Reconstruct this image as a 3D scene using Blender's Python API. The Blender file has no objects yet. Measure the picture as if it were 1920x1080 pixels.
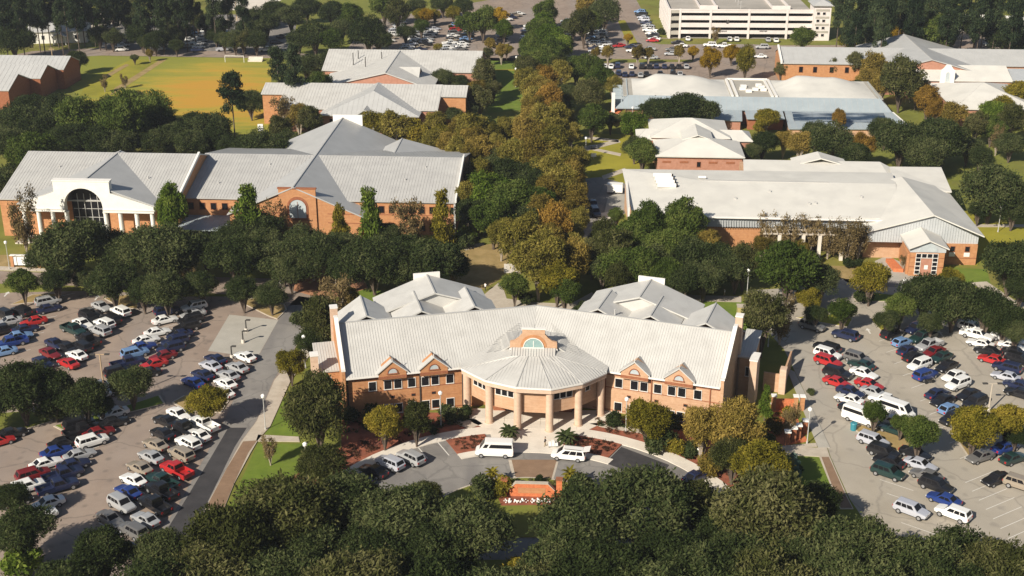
import bpy, bmesh, math, random
import numpy as np
from mathutils import Vector, Matrix
random.seed(7)
SC = bpy.context.scene
COL = SC.collection
R = math.radians

# ------------------------------------------------------------------ camera, sky, sun, exposure
CAM_H, PITCH, FPX = 100.0, R(22.0), 2450.0
SP, CP = math.sin(PITCH), math.cos(PITCH)
cam = bpy.data.cameras.new('camera'); cam.lens = 36.0*FPX/1920.0; cam.clip_end = 6000.0; cam.clip_start = 1.0
co = bpy.data.objects.new('camera', cam); COL.objects.link(co)
co.location = (0, 0, CAM_H); co.rotation_euler = (R(90)-PITCH, 0, 0)
SC.camera = co
SUN_EL = R(33.0)
SHADOW_AZ = math.atan2(0.777, 0.63)                 # direction in which shadows fall
w = bpy.data.worlds.new('World'); SC.world = w; w.use_nodes = True
nt = w.node_tree; bg = nt.nodes['Background']
sky = nt.nodes.new('ShaderNodeTexSky'); sky.sky_type = 'NISHITA'; sky.sun_disc = False
sky.sun_elevation = SUN_EL
sdx, sdy = -math.cos(SHADOW_AZ), -math.sin(SHADOW_AZ)   # towards the sun
sky.sun_rotation = math.atan2(sdx, sdy)
nt.links.new(sky.outputs[0], bg.inputs[0]); bg.inputs[1].default_value = 0.054
sl = bpy.data.lights.new('sun', 'SUN'); sl.energy = 5.0; sl.angle = R(0.5); sl.color = (1.0, 0.925, 0.80)
so = bpy.data.objects.new('sun', sl); COL.objects.link(so)
sdir = Vector((sdx*math.cos(SUN_EL), sdy*math.cos(SUN_EL), math.sin(SUN_EL)))
so.rotation_euler = sdir.to_track_quat('Z', 'Y').to_euler(); so.location = sdir*500
vs = SC.view_settings; vs.view_transform = 'Standard'; vs.look = 'None'; vs.gamma = 1.0; vs.exposure = 0.45; vs.use_curve_mapping = False
SC.cycles.max_bounces = 5; SC.cycles.diffuse_bounces = 2; SC.cycles.transparent_max_bounces = 4
SC.cycles.caustics_reflective = False; SC.cycles.caustics_refractive = False

# ------------------------------------------------------------------ survey: photo reading + height -> metres on site
def at(u, v, z=0.0):
    dv = v-540.0; t = (CAM_H-z)/(FPX*SP+dv*CP)
    return Vector(((u-960.0)*t, (FPX*CP-dv*SP)*t, z))
def mpp(p):                                          # metres per photo pixel at a place
    return (p[1]*CP+(CAM_H-p[2])*SP)/FPX

# ------------------------------------------------------------------ materials
MATS = {}
def mat(name, c1, c2=None, scale=1.0, rough=0.8, spec=0.3, metal=0.0, c3=None, scale2=None, f2=0.5, bump=0.0, wave=None, detail=6, coat=0.0):
    if name in MATS: return MATS[name]
    m = bpy.data.materials.new(name); m.use_nodes = True; t = m.node_tree; b = t.nodes['Principled BSDF']
    b.inputs['Roughness'].default_value = rough; b.inputs['Metallic'].default_value = metal
    b.inputs['Specular IOR Level'].default_value = spec
    if coat: b.inputs['Coat Weight'].default_value = coat; b.inputs['Coat Roughness'].default_value = 0.06
    if c2 is None:
        b.inputs['Base Color'].default_value = (*c1, 1)
    else:
        g = t.nodes.new('ShaderNodeNewGeometry')
        n = t.nodes.new('ShaderNodeTexNoise'); n.inputs['Scale'].default_value = scale; n.inputs['Detail'].default_value = detail
        n.inputs['Roughness'].default_value = 0.65
        t.links.new(g.outputs['Position'], n.inputs['Vector'])
        r = t.nodes.new('ShaderNodeValToRGB'); r.color_ramp.elements[0].position = 0.32; r.color_ramp.elements[1].position = 0.68
        r.color_ramp.elements[0].color = (*c1, 1); r.color_ramp.elements[1].color = (*c2, 1)
        t.links.new(n.outputs[0], r.inputs[0]); out = r.outputs[0]
        if c3 is not None:
            n2 = t.nodes.new('ShaderNodeTexNoise'); n2.inputs['Scale'].default_value = scale2; n2.inputs['Detail'].default_value = 5
            mp = t.nodes.new('ShaderNodeMapping'); mp.inputs['Scale'].default_value = wave or (1, 1, 1)
            t.links.new(g.outputs['Position'], mp.inputs[0]); t.links.new(mp.outputs[0], n2.inputs['Vector'])
            mr = t.nodes.new('ShaderNodeMapRange'); mr.inputs[1].default_value = 0.45; mr.inputs[2].default_value = 0.7; mr.inputs[4].default_value = f2
            t.links.new(n2.outputs[0], mr.inputs[0])
            mx = t.nodes.new('ShaderNodeMix'); mx.data_type = 'RGBA'; mx.inputs[7].default_value = (*c3, 1)
            t.links.new(mr.outputs[0], mx.inputs[0]); t.links.new(out, mx.inputs[6]); out = mx.outputs[2]
        t.links.new(out, b.inputs['Base Color'])
        if bump:
            bp = t.nodes.new('ShaderNodeBump'); bp.inputs['Strength'].default_value = bump; bp.inputs['Distance'].default_value = 0.1
            t.links.new(n.outputs[0], bp.inputs['Height']); t.links.new(bp.outputs[0], b.inputs['Normal'])
    MATS[name] = m; return m
def leafmat(name, c1, c2, c3):
    m = bpy.data.materials.new(name); m.use_nodes = True; t = m.node_tree; t.nodes.clear()
    o = t.nodes.new('ShaderNodeOutputMaterial'); d = t.nodes.new('ShaderNodeBsdfDiffuse'); tr = t.nodes.new('ShaderNodeBsdfTranslucent')
    mix = t.nodes.new('ShaderNodeMixShader'); mix.inputs[0].default_value = 0.30
    g = t.nodes.new('ShaderNodeNewGeometry'); oi = t.nodes.new('ShaderNodeObjectInfo')
    n = t.nodes.new('ShaderNodeTexNoise'); n.inputs['Scale'].default_value = 0.32; n.inputs['Detail'].default_value = 5
    t.links.new(g.outputs['Position'], n.inputs['Vector'])
    a1 = t.nodes.new('ShaderNodeMath'); a1.operation = 'MULTIPLY_ADD'; a1.inputs[1].default_value = 0.34; a1.inputs[2].default_value = -0.17
    t.links.new(g.outputs['Random Per Island'], a1.inputs[0])
    a2 = t.nodes.new('ShaderNodeMath'); a2.operation = 'ADD'; t.links.new(n.outputs[0], a2.inputs[0]); t.links.new(a1.outputs[0], a2.inputs[1])
    a3 = t.nodes.new('ShaderNodeMath'); a3.operation = 'MULTIPLY_ADD'; a3.inputs[1].default_value = 0.3; t.links.new(oi.outputs['Random'], a3.inputs[0])
    a3b = t.nodes.new('ShaderNodeMath'); a3b.operation = 'SUBTRACT'; a3b.inputs[1].default_value = 0.15
    t.links.new(a2.outputs[0], a3.inputs[2]); t.links.new(a3.outputs[0], a3b.inputs[0])
    r = t.nodes.new('ShaderNodeValToRGB'); e = r.color_ramp.elements
    e[0].position = 0.25; e[0].color = (*c1, 1); e[1].position = 0.8; e[1].color = (*c3, 1); k = e.new(0.52); k.color = (*c2, 1)
    t.links.new(a3b.outputs[0], r.inputs[0])
    t.links.new(r.outputs[0], d.inputs[0]); t.links.new(r.outputs[0], tr.inputs[0])
    t.links.new(d.outputs[0], mix.inputs[1]); t.links.new(tr.outputs[0], mix.inputs[2]); t.links.new(mix.outputs[0], o.inputs[0])
    MATS[name] = m; return m
L_OAK = leafmat('leaf_oak', (0.022, 0.033, 0.011), (0.049, 0.066, 0.022), (0.126, 0.137, 0.055))
L_OLIVE = leafmat('leaf_olive', (0.032, 0.039, 0.011), (0.075, 0.081, 0.025), (0.171, 0.160, 0.066))
L_MID = leafmat('leaf_mid', (0.033, 0.054, 0.010), (0.077, 0.109, 0.023), (0.154, 0.180, 0.045))
L_BRIGHT = leafmat('leaf_bright', (0.046, 0.078, 0.010), (0.111, 0.163, 0.023), (0.221, 0.260, 0.052))
L_YELLOW = leafmat('leaf_yellow', (0.084, 0.078, 0.010), (0.204, 0.174, 0.022), (0.348, 0.264, 0.042))
L_GOLD = leafmat('leaf_gold', (0.154, 0.094, 0.007), (0.330, 0.209, 0.013), (0.462, 0.297, 0.033))
L_AMBER = leafmat('leaf_amber', (.085, .068, .014), (.20, .15, .032), (.35, .25, .065))
L_RUST = leafmat('leaf_rust', (.11, .07, .012), (.25, .15, .028), (.40, .24, .055))
L_PINE = leafmat('leaf_pine', (0.016, 0.027, 0.013), (0.036, 0.054, 0.024), (0.085, 0.107, 0.048))
L_GOLIVE = leafmat('leaf_golden_olive', (.090, .086, .016), (.20, .170, .034), (.34, .275, .07))
L_BARE = leafmat('leaf_bare', (.09, .068, .03), (.19, .14, .06), (.30, .22, .11))
L_RED = leafmat('leaf_red', (.25, .04, .015), (.45, .08, .03), (.55, .15, .06))
L_BLUE = leafmat('leaf_bluegreen', (.06, .11, .085), (.13, .20, .16), (.22, .30, .25))
BARK = mat('bark', (.07, .05, .038), (.13, .10, .075), 3.0)
BARK_PALE = mat('bark_pale', (.28, .23, .18), (.40, .34, .27), 3.0)
BRICK = mat('brick', (.42, .195, .085), (.52, .265, .125), 1.6, rough=.9, c3=(.30, .12, .06), scale2=1.2, f2=.45, wave=(.3, .3, 6))
BRICK_PINK = mat('brick_pink', (.36, .17, .11), (.46, .235, .165), 1.2, rough=.9, c3=(.30, .14, .09), scale2=1.0, f2=.4, wave=(.3, .3, 6))
BRICK_TAN = mat('brick_tan', (.47, .285, .17), (.57, .37, .235), 1.3, rough=.9, c3=(.40, .20, .11), scale2=1.0, f2=.4, wave=(.3, .3, 6))
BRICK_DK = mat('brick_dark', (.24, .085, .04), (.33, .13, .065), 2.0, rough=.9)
BRICK_ORANGE = mat('brick_orange', (.52, .15, .06), (.64, .22, .09), 2.2, rough=.9, c3=(.36, .09, .04), scale2=3, f2=.5)
ROOFW = mat('roof_white', (.49, .475, .445), (.55, .535, .50), .25, rough=.45, c3=(.44, .425, .395), scale2=.4, f2=.7, spec=.3)
ROOFL = mat('roof_light_grey', (.42, .41, .39), (.48, .47, .445), .25, rough=.45, c3=(.38, .37, .355), scale2=.4, f2=.7, spec=.3)
ROOFG = mat('roof_grey', (.40, .398, .385), (.46, .455, .44), .25, rough=.45, c3=(.37, .365, .355), scale2=.4, f2=.3, spec=.3)
ROOFC = mat('roof_cream', (.60, .575, .52), (.66, .635, .575), .15, rough=.6, c3=(.54, .52, .475), scale2=.22, f2=.7)
ROOFB = mat('roof_bluegrey', (.29, .335, .36), (.35, .395, .415), .2, rough=.5, c3=(.27, .31, .335), scale2=.5, f2=.3)
FASCIA = mat('fascia_metal', (.42, .435, .44), (.50, .51, .51), .3, rough=.45)
SEAM = mat('seam_metal', (.42, .41, .39), rough=.5)
TRIM = mat('white_trim', (.72, .69, .64), (.78, .75, .70), .8, rough=.7)
STUCCO = mat('white_stucco', (.72, .69, .63), (.79, .77, .71), .5, rough=.85)
TANSTONE = mat('tan_stone', (.55, .38, .27), (.64, .47, .35), 1.0, rough=.85, c3=(.48, .32, .22), scale2=.8, f2=.4, wave=(.4, .4, 3))
GLASS = mat('dark_glass', (.012, .012, .014), rough=.15, spec=.22)
GLASS_TEAL = mat('teal_glass', (.22, .34, .33), (.30, .42, .40), 1.5, rough=.15, spec=.5)
GLASS_PALE = mat('pale_louvre', (.40, .44, .45), (.48, .52, .52), 1.2, rough=.4)
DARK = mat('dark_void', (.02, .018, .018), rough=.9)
ASPH_L = mat('asphalt_brown', (.245, .185, .145), (.335, .26, .205), .12, rough=.92, c3=(.27, .235, .21), scale2=.05, f2=.8, wave=(1.5, .5, 1), detail=9)
ASPH_R = mat('asphalt_pale', (.335, .295, .235), (.42, .37, .30), .10, rough=.92, c3=(.34, .315, .275), scale2=.06, f2=.7, wave=(1.8, .4, 1), detail=9)
ASPH_G = mat('asphalt_grey', (.20, .185, .17), (.27, .25, .225), .15, rough=.92, c3=(.15, .14, .135), scale2=.12, f2=.6, wave=(2, .4, 1), detail=9)
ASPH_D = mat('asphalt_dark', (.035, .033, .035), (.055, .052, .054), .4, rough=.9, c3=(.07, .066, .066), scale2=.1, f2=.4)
def wear(m, cell, crack, spot, dark):
    t = m.node_tree; b = t.nodes['Principled BSDF']; src = b.inputs['Base Color'].links[0].from_socket; g_ = t.nodes.new('ShaderNodeNewGeometry')
    n = t.nodes.new('ShaderNodeTexNoise'); n.inputs['Scale'].default_value = .5; n.inputs['Detail'].default_value = 4; t.links.new(g_.outputs['Position'], n.inputs['Vector'])
    ad = t.nodes.new('ShaderNodeVectorMath'); ad.operation = 'MULTIPLY_ADD'; ad.inputs[1].default_value = (1.6, 1.6, 0); t.links.new(n.outputs['Color'], ad.inputs[0]); t.links.new(g_.outputs['Position'], ad.inputs[2])
    v = t.nodes.new('ShaderNodeTexVoronoi'); v.feature = 'DISTANCE_TO_EDGE'; v.inputs['Scale'].default_value = 1/cell; t.links.new(ad.outputs[0], v.inputs['Vector'])
    r1 = t.nodes.new('ShaderNodeMapRange'); r1.inputs[1].default_value = 0; r1.inputs[2].default_value = .022; r1.inputs[3].default_value = crack; r1.inputs[4].default_value = 0; t.links.new(v.outputs['Distance'], r1.inputs[0])
    v2 = t.nodes.new('ShaderNodeTexVoronoi'); v2.inputs['Scale'].default_value = .42; t.links.new(ad.outputs[0], v2.inputs['Vector'])
    r2 = t.nodes.new('ShaderNodeMapRange'); r2.inputs[1].default_value = .10; r2.inputs[2].default_value = .30; r2.inputs[3].default_value = spot; r2.inputs[4].default_value = 0; t.links.new(v2.outputs['Distance'], r2.inputs[0])
    mx = t.nodes.new('ShaderNodeMath'); mx.operation = 'MAXIMUM'; t.links.new(r1.outputs[0], mx.inputs[0]); t.links.new(r2.outputs[0], mx.inputs[1])
    mm = t.nodes.new('ShaderNodeMix'); mm.data_type = 'RGBA'; mm.inputs[7].default_value = (*dark, 1); t.links.new(mx.outputs[0], mm.inputs[0]); t.links.new(src, mm.inputs[6]); t.links.new(mm.outputs[2], b.inputs['Base Color'])
wear(ASPH_L, 9, .5, .5, (.12, .10, .085)); wear(ASPH_R, 11, .4, .35, (.17, .155, .135)); wear(ASPH_G, 8, .4, .3, (.10, .095, .09))
CONC = mat('concrete', (.42, .36, .285), (.52, .455, .37), .35, rough=.9, c3=(.37, .31, .24), scale2=1.0, f2=.5)
CONC_W = mat('concrete_pale', (.60, .54, .46), (.70, .64, .55), .4, rough=.9)
CONC_G = mat('concrete_grey', (.36, .335, .285), (.43, .40, .345), .18, rough=.9, c3=(.32, .30, .26), scale2=.4, f2=.5)
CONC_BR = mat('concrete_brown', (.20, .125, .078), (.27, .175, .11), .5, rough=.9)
GRASS = mat('grass_dull', (.12, .13, .02), (.20, .21, .034), .14, rough=1, c3=(.23, .17, .045), scale2=.05, f2=.5, bump=.3, detail=10)
GRASS_G = mat('grass_green', (.095, .145, .014), (.15, .205, .022), .35, rough=1, c3=(.17, .19, .035), scale2=.15, f2=.5, bump=.3, detail=10)
GRASS_Y = mat('grass_yellow', (.23, .21, .018), (.33, .29, .028), .08, rough=1, c3=(.14, .15, .02), scale2=.06, f2=.6, detail=10)
GRASS_O = mat('grass_gold', (.38, .205, .022), (.50, .285, .035), .10, rough=1, c3=(.28, .20, .025), scale2=.06, f2=.75, wave=(.5, 1.6, 1), detail=10)
GRASS_DRY = mat('grass_dry', (.27, .19, .075), (.38, .27, .12), .4, rough=1, c3=(.20, .15, .05), scale2=.3, f2=.6)
MULCH = mat('mulch_red', (.21, .065, .036), (.34, .115, .062), .9, rough=1, c3=(.13, .052, .036), scale2=.5, f2=.7, detail=9)
BRICKPAVE = mat('brick_paving', (.40, .19, .10), (.50, .26, .15), .6, rough=.9, c3=(.36, .16, .085), scale2=.3, f2=.5)
PAINTW = mat('road_paint', (.66, .63, .57), rough=.8)
TYRE = mat('tyre', (.02, .02, .02), rough=.9)
RIM = mat('wheel_rim', (.45, .45, .46), rough=.35, metal=.6)
LAMPW = mat('lamp_white', (.82, .80, .76), rough=.4)
POLE = mat('pole_grey', (.46, .45, .43), rough=.5)
POLE_D = mat('pole_dark', (.06, .055, .05), rough=.6)
WOOD = mat('pole_wood', (.40, .28, .17), (.48, .35, .22), 1.0)
RED_LENS = mat('tail_lens', (.40, .02, .02), rough=.3)
LENS = mat('head_lens', (.70, .70, .68), rough=.2)

# ------------------------------------------------------------------ mesh building
class MB:
    def __init__(s): s.v = []; s.f = []; s.m = []
    def add(s, vs, fs, m=0):
        o = len(s.v); s.v += [tuple(p) for p in vs]; s.f += [tuple(i+o for i in f) for f in fs]; s.m += [m]*len(fs); return s
    def box(s, x0, x1, y0, y1, z0, z1, m=0):
        vs = [(x0, y0, z0), (x1, y0, z0), (x1, y1, z0), (x0, y1, z0), (x0, y0, z1), (x1, y0, z1), (x1, y1, z1), (x0, y1, z1)]
        return s.add(vs, [(0, 3, 2, 1), (4, 5, 6, 7), (0, 1, 5, 4), (1, 2, 6, 5), (2, 3, 7, 6), (3, 0, 4, 7)], m)
    def prism(s, poly, z0, z1, m=0, cap0=True):
        n = len(poly); P = [Vector((p[0], p[1])) for p in poly]
        if sum(P[i].x*P[(i+1) % n].y-P[(i+1) % n].x*P[i].y for i in range(n)) < 0: P.reverse()
        vs = [(p.x, p.y, z0) for p in P]+[(p.x, p.y, z1) for p in P]
        fs = [tuple(range(n, 2*n))]+([tuple(range(n-1, -1, -1))] if cap0 else [])
        fs += [(i, (i+1) % n, (i+1) % n+n, i+n) for i in range(n)]
        return s.add(vs, fs, m)
    def xz(s, poly, y0, y1, m=0):                    # polygon in x-z, thick in y
        n = len(poly); P = list(poly)
        if sum(P[i][0]*P[(i+1) % n][1]-P[(i+1) % n][0]*P[i][1] for i in range(n)) < 0: P.reverse()
        vs = [(p[0], y0, p[1]) for p in P]+[(p[0], y1, p[1]) for p in P]
        fs = [tuple(range(n)), tuple(range(2*n-1, n-1, -1))]+[(i+n, (i+1) % n+n, (i+1) % n, i) for i in range(n)]
        fs = [f[::-1] if False else f for f in fs]
        return s.add(vs, fs, m)
    def yz(s, poly, x0, x1, m=0):
        n = len(poly); P = list(poly)
        if sum(P[i][0]*P[(i+1) % n][1]-P[(i+1) % n][0]*P[i][1] for i in range(n)) < 0: P.reverse()
        vs = [(x1, p[0], p[1]) for p in P]+[(x0, p[0], p[1]) for p in P]
        fs = [tuple(range(n)), tuple(range(2*n-1, n-1, -1))]+[(i+n, (i+1) % n+n, (i+1) % n, i) for i in range(n)]
        return s.add(vs, fs, m)
    def tube(s, a, b, r0, r1=None, n=8, m=0, cap=True):
        a, b = Vector(a), Vector(b); r1 = r0 if r1 is None else r1
        d = (b-a).normalized(); x = d.orthogonal().normalized(); y = d.cross(x)
        vs = [];
        for c, r in ((a, r0), (b, r1)):
            for i in range(n):
                t = 2*math.pi*i/n; vs.append(c+x*(math.cos(t)*r)+y*(math.sin(t)*r))
        fs = [(i, (i+1) % n, (i+1) % n+n, i+n) for i in range(n)]
        if cap: fs += [tuple(range(n-1, -1, -1)), tuple(range(n, 2*n))]
        return s.add(vs, fs, m)
    def ball(s, c, r, m=0, n=8, k=5, sz=1.0):
        c = Vector(c); vs = [c+Vector((0, 0, r*sz))]
        for j in range(1, k):
            ph = math.pi*j/k
            for i in range(n):
                t = 2*math.pi*i/n; vs.append(c+Vector((math.sin(ph)*math.cos(t)*r, math.sin(ph)*math.sin(t)*r, math.cos(ph)*r*sz)))
        vs.append(c-Vector((0, 0, r*sz))); fs = [(0, 1+i, 1+(i+1) % n) for i in range(n)]
        for j in range(k-2):
            o = 1+j*n; fs += [(o+i, o+n+i, o+n+(i+1) % n, o+(i+1) % n) for i in range(n)]
        o = 1+(k-2)*n; e = len(vs)-1; fs += [(o+i, e, o+(i+1) % n) for i in range(n)]
        return s.add(vs, fs, m)
    def mesh(s, name, mats):
        me = bpy.data.meshes.new(name); me.from_pydata(s.v, [], s.f)
        for m in (mats if isinstance(mats, (list, tuple)) else [mats]): me.materials.append(m)
        if any(s.m): me.polygons.foreach_set('material_index', s.m)
        me.update(); return me
    def build(s, name, mats, parent=None, loc=None, rz=0):
        return link(name, s.mesh(name, mats), parent, loc, rz)
def link(name, me, parent=None, loc=None, rz=0, scale=None):
    o = bpy.data.objects.new(name, me); COL.objects.link(o)
    if parent: o.parent = parent
    if loc is not None: o.location = loc
    if rz: o.rotation_euler = (0, 0, rz)
    if scale is not None: o.scale = scale
    return o
def tag(o, label, cat=None, group=None, kind=None):
    if label: o['label'] = label
    if cat: o['category'] = cat
    if group: o['group'] = group
    if kind: o['kind'] = kind
    return o
def thing(name, label, cat, loc, rz=0, group=None):
    o = bpy.data.objects.new(name, None); COL.objects.link(o); o.empty_display_size = .5
    o.location = loc; o.rotation_euler = (0, 0, rz); return tag(o, label, cat, group)
ORD = ['first', 'second', 'third', 'fourth', 'fifth', 'sixth', 'seventh', 'eighth', 'ninth', 'tenth', 'eleventh', 'twelfth', 'thirteenth',
       'fourteenth', 'fifteenth', 'sixteenth', 'seventeenth', 'eighteenth', 'nineteenth', 'twentieth']
def ordn(i): return ORD[i] if i < 20 else 'number %d' % (i+1)

# ------------------------------------------------------------------ ground and surfaces
def sheet(name, pts, z, m):
    P = [at(*p) for p in pts]; n = len(P)
    if sum(P[i].x*P[(i+1) % n].y-P[(i+1) % n].x*P[i].y for i in range(n)) < 0: P.reverse()
    o = MB().add([(p.x, p.y, z) for p in P], [tuple(range(n))]).build(name, m); o['kind'] = 'structure'; return o
def slab(name, pts, h, m, z0=0.0):
    o = MB().prism([at(*p) for p in pts], z0, h, cap0=False).build(name, m); o['kind'] = 'structure'; return o
def kerbed(pts, top, h=.13, w=.22, name='planting_island'):
    P = [at(*p).to_2d() for p in pts]; c = sum(P, Vector((0, 0)))/len(P)
    mb = MB().prism(P, 0, h, 0, cap0=False)
    o = mb.build(name, CONC); o['kind'] = 'structure'
    Q = [p+(c-p).normalized()*w*1.5 for p in P]
    i = MB().prism(Q, h-.02, h+.03, 0, cap0=False).build('island_grass', top, o); return o
g = MB().add([(-1500, -300, 0), (1500, -300, 0), (1500, 3000, 0), (-1500, 3000, 0)], [(0, 1, 2, 3)]).build('ground', GRASS); g['kind'] = 'structure'
Z1, Z2, Z3, Z4, Z5 = .006, .012, .018, .024, .03
sheet('car_park_left', [(-600, 640), (-200, 560), (30, 548), (200, 545), (330, 556), (430, 556), (545, 572), (600, 560), (560, 640), (500, 760), (420, 900), (330, 1150), (-700, 1150)], Z1, ASPH_L)
sheet('road_left', [(590, 560), (560, 640), (513, 712), (480, 790), (450, 830), (395, 935), (320, 1090), (230, 1090), (330, 955), (415, 800), (440, 745), (470, 690), (487, 664), (522, 600), (540, 575), (560, 555)], Z2, ASPH_G)
sheet('road_left_resurfaced', [(428, 802), (463, 802), (440, 838), (395, 930), (318, 1085), (255, 1085), (340, 950), (400, 850)], Z3, ASPH_D)
sheet('concrete_pad', [(430, 590), (522, 600), (486, 664), (462, 668), (390, 658)], Z3, CONC_G)
sheet('campus_road', [(-400, 512), (0, 508), (150, 514), (420, 520), (560, 524), (600, 520), (640, 540), (600, 572), (545, 572), (430, 552), (150, 536), (0, 532), (-400, 540)], Z2, ASPH_L)
sheet('brick_plaza', [(555, 524), (600, 514), (680, 520), (690, 540), (640, 556), (590, 556), (550, 545)], Z3, BRICKPAVE)
sheet('sign_lawn', [(-60, 480), (10, 478), (90, 482), (100, 502), (0, 505), (-60, 505)], Z1, GRASS_DRY)
slab('sidewalk', [(-300, 500), (0, 500), (130, 507), (135, 511), (0, 507), (-300, 509)], .12, CONC)
# right car park
sheet('car_park_right', [(1440, 560), (1500, 556), (1600, 585), (1640, 596), (1830, 596), (1960, 640), (2500, 700), (2500, 1150), (1720, 1150), (1650, 985), (1620, 975), (1593, 935), (1558, 858), (1538, 800), (1502, 720), (1470, 655), (1420, 600)], Z1, ASPH_R)
sheet('road_right', [(1400, 545), (1480, 540), (1560, 522), (1700, 528), (1800, 545), (1960, 610), (1960, 640), (1830, 600), (1640, 596), (1600, 590), (1540, 575), (1500, 580), (1440, 570)], Z2, ASPH_R)
slab('sidewalk', [(1474, 690), (1490, 698), (1538, 800), (1556, 840), (1534, 840), (1518, 800)], .12, CONC_G)
sheet('entrance_drive', [(1640, 520), (1780, 524), (1790, 540), (1640, 538)], Z3, ASPH_G)
# sidewalks beside the side roads
slab('sidewalk', [(590, 655), (545, 715), (507, 800), (484, 826), (470, 850), (440, 906), (420, 955), (385, 955), (395, 935), (452, 830), (482, 790), (515, 713), (566, 655)], .13, CONC)
slab('sidewalk', [(484, 816), (560, 820), (562, 829), (480, 828)], .13, CONC)
slab('sidewalk', [(1455, 842), (1550, 840), (1556, 858), (1590, 935), (1600, 955), (1575, 955), (1536, 857), (1455, 852)], .13, CONC)
sheet('sidewalk_brown', [(466, 850), (482, 827), (456, 829), (425, 880), (396, 935), (386, 955), (420, 954), (440, 905)], .134, CONC_BR)  # brown sheet puts the walk's shaded, wet look into its colour
sheet('sidewalk_brown', [(1540, 858), (1554, 858), (1588, 935), (1598, 954), (1576, 954)], .134, CONC_BR)  # plain brown strip laid over the right-hand walk
sheet('lawn', [(495, 755), (545, 742), (560, 818), (487, 814)], Z2, GRASS_G)
sheet('lawn', [(483, 832), (580, 832), (640, 900), (600, 950), (430, 950)], Z2, GRASS_G)
sheet('lawn', [(1462, 855), (1535, 856), (1575, 955), (1470, 955)], Z2, GRASS_G)
sheet('lawn', [(1290, 560), (1400, 565), (1412, 640), (1340, 640)], Z2, GRASS_G)
sheet('lawn', [(640, 540), (720, 545), (720, 575), (660, 590)], Z2, GRASS_G)
slab('footpath', [(1280, 553), (1390, 556), (1390, 567), (1280, 564)], .05, CONC)
sheet('lawn_right', [(1760, 395), (2000, 395), (2000, 470), (1850, 478), (1830, 500), (1790, 440)], Z2, GRASS_Y)
sheet('lawn_right_near', [(1770, 500), (1850, 505), (1860, 540), (1800, 535)], Z2, GRASS_G)
slab('footpath', [(1820, 530), (1850, 528), (1900, 562), (2000, 590), (2000, 600), (1890, 572)], .05, CONC)
slab('footpath', [(1640, 490), (1662, 480), (1690, 492), (1768, 522), (1765, 530), (1660, 526)], .05, CONC_G)
sheet('lawn_front', [(1540, 498), (1640, 500), (1655, 525), (1590, 530)], Z2, GRASS_DRY)
slab('footpath', [(1800, 421), (1930, 421), (1930, 426), (1800, 426)], .05, CONC)
# middle lawns with crossing paths
sheet('lawn_middle', [(1070, 250), (1200, 252), (1200, 350), (1110, 350)], Z2, GRASS_Y)
for pts in ([(1095, 255), (1160, 262), (1160, 267), (1095, 260)], [(1080, 278), (1160, 262), (1164, 267), (1085, 287)],
            [(1112, 277), (1165, 288), (1163, 293), (1108, 281)], [(1128, 330), (1172, 315), (1174, 322), (1132, 337)]):
    slab('footpath', pts, .05, CONC)
sheet('service_lane', [(1098, 335), (1125, 332), (1175, 345), (1172, 400), (1150, 420), (1130, 500), (1085, 500), (1095, 400)], Z3, ASPH_G)
sheet('service_yard', [(1140, 370), (1172, 352), (1172, 392), (1130, 412)], Z4, CONC_G)
sheet('service_apron', [(1115, 402), (1168, 392), (1160, 400), (1128, 420)], Z5, CONC_W)
sheet('lawn_avenue', [(860, 470), (930, 455), (960, 470), (945, 520), (900, 545), (840, 530)], Z2, GRASS_DRY)
slab('footpath', [(868, 462), (905, 455), (908, 460), (872, 470)], .05, CONC)
slab('footpath', [(945, 495), (962, 495), (972, 512), (945, 512)], .05, CONC_W)
slab('footpath', [(905, 555), (935, 530), (945, 545), (950, 560), (1000, 567), (1000, 580), (930, 578)], .05, CONC)
slab('footpath', [(1000, 567), (1070, 570), (1110, 548), (1115, 555), (1075, 580), (1000, 580)], .05, CONC)
sheet('lawn_by_hall', [(905, 108), (1000, 110), (990, 205), (915, 212)], Z2, GRASS_G)
slab('footpath', [(905, 130), (995, 130), (995, 133), (905, 133)], .05, GRASS_Y)
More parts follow.
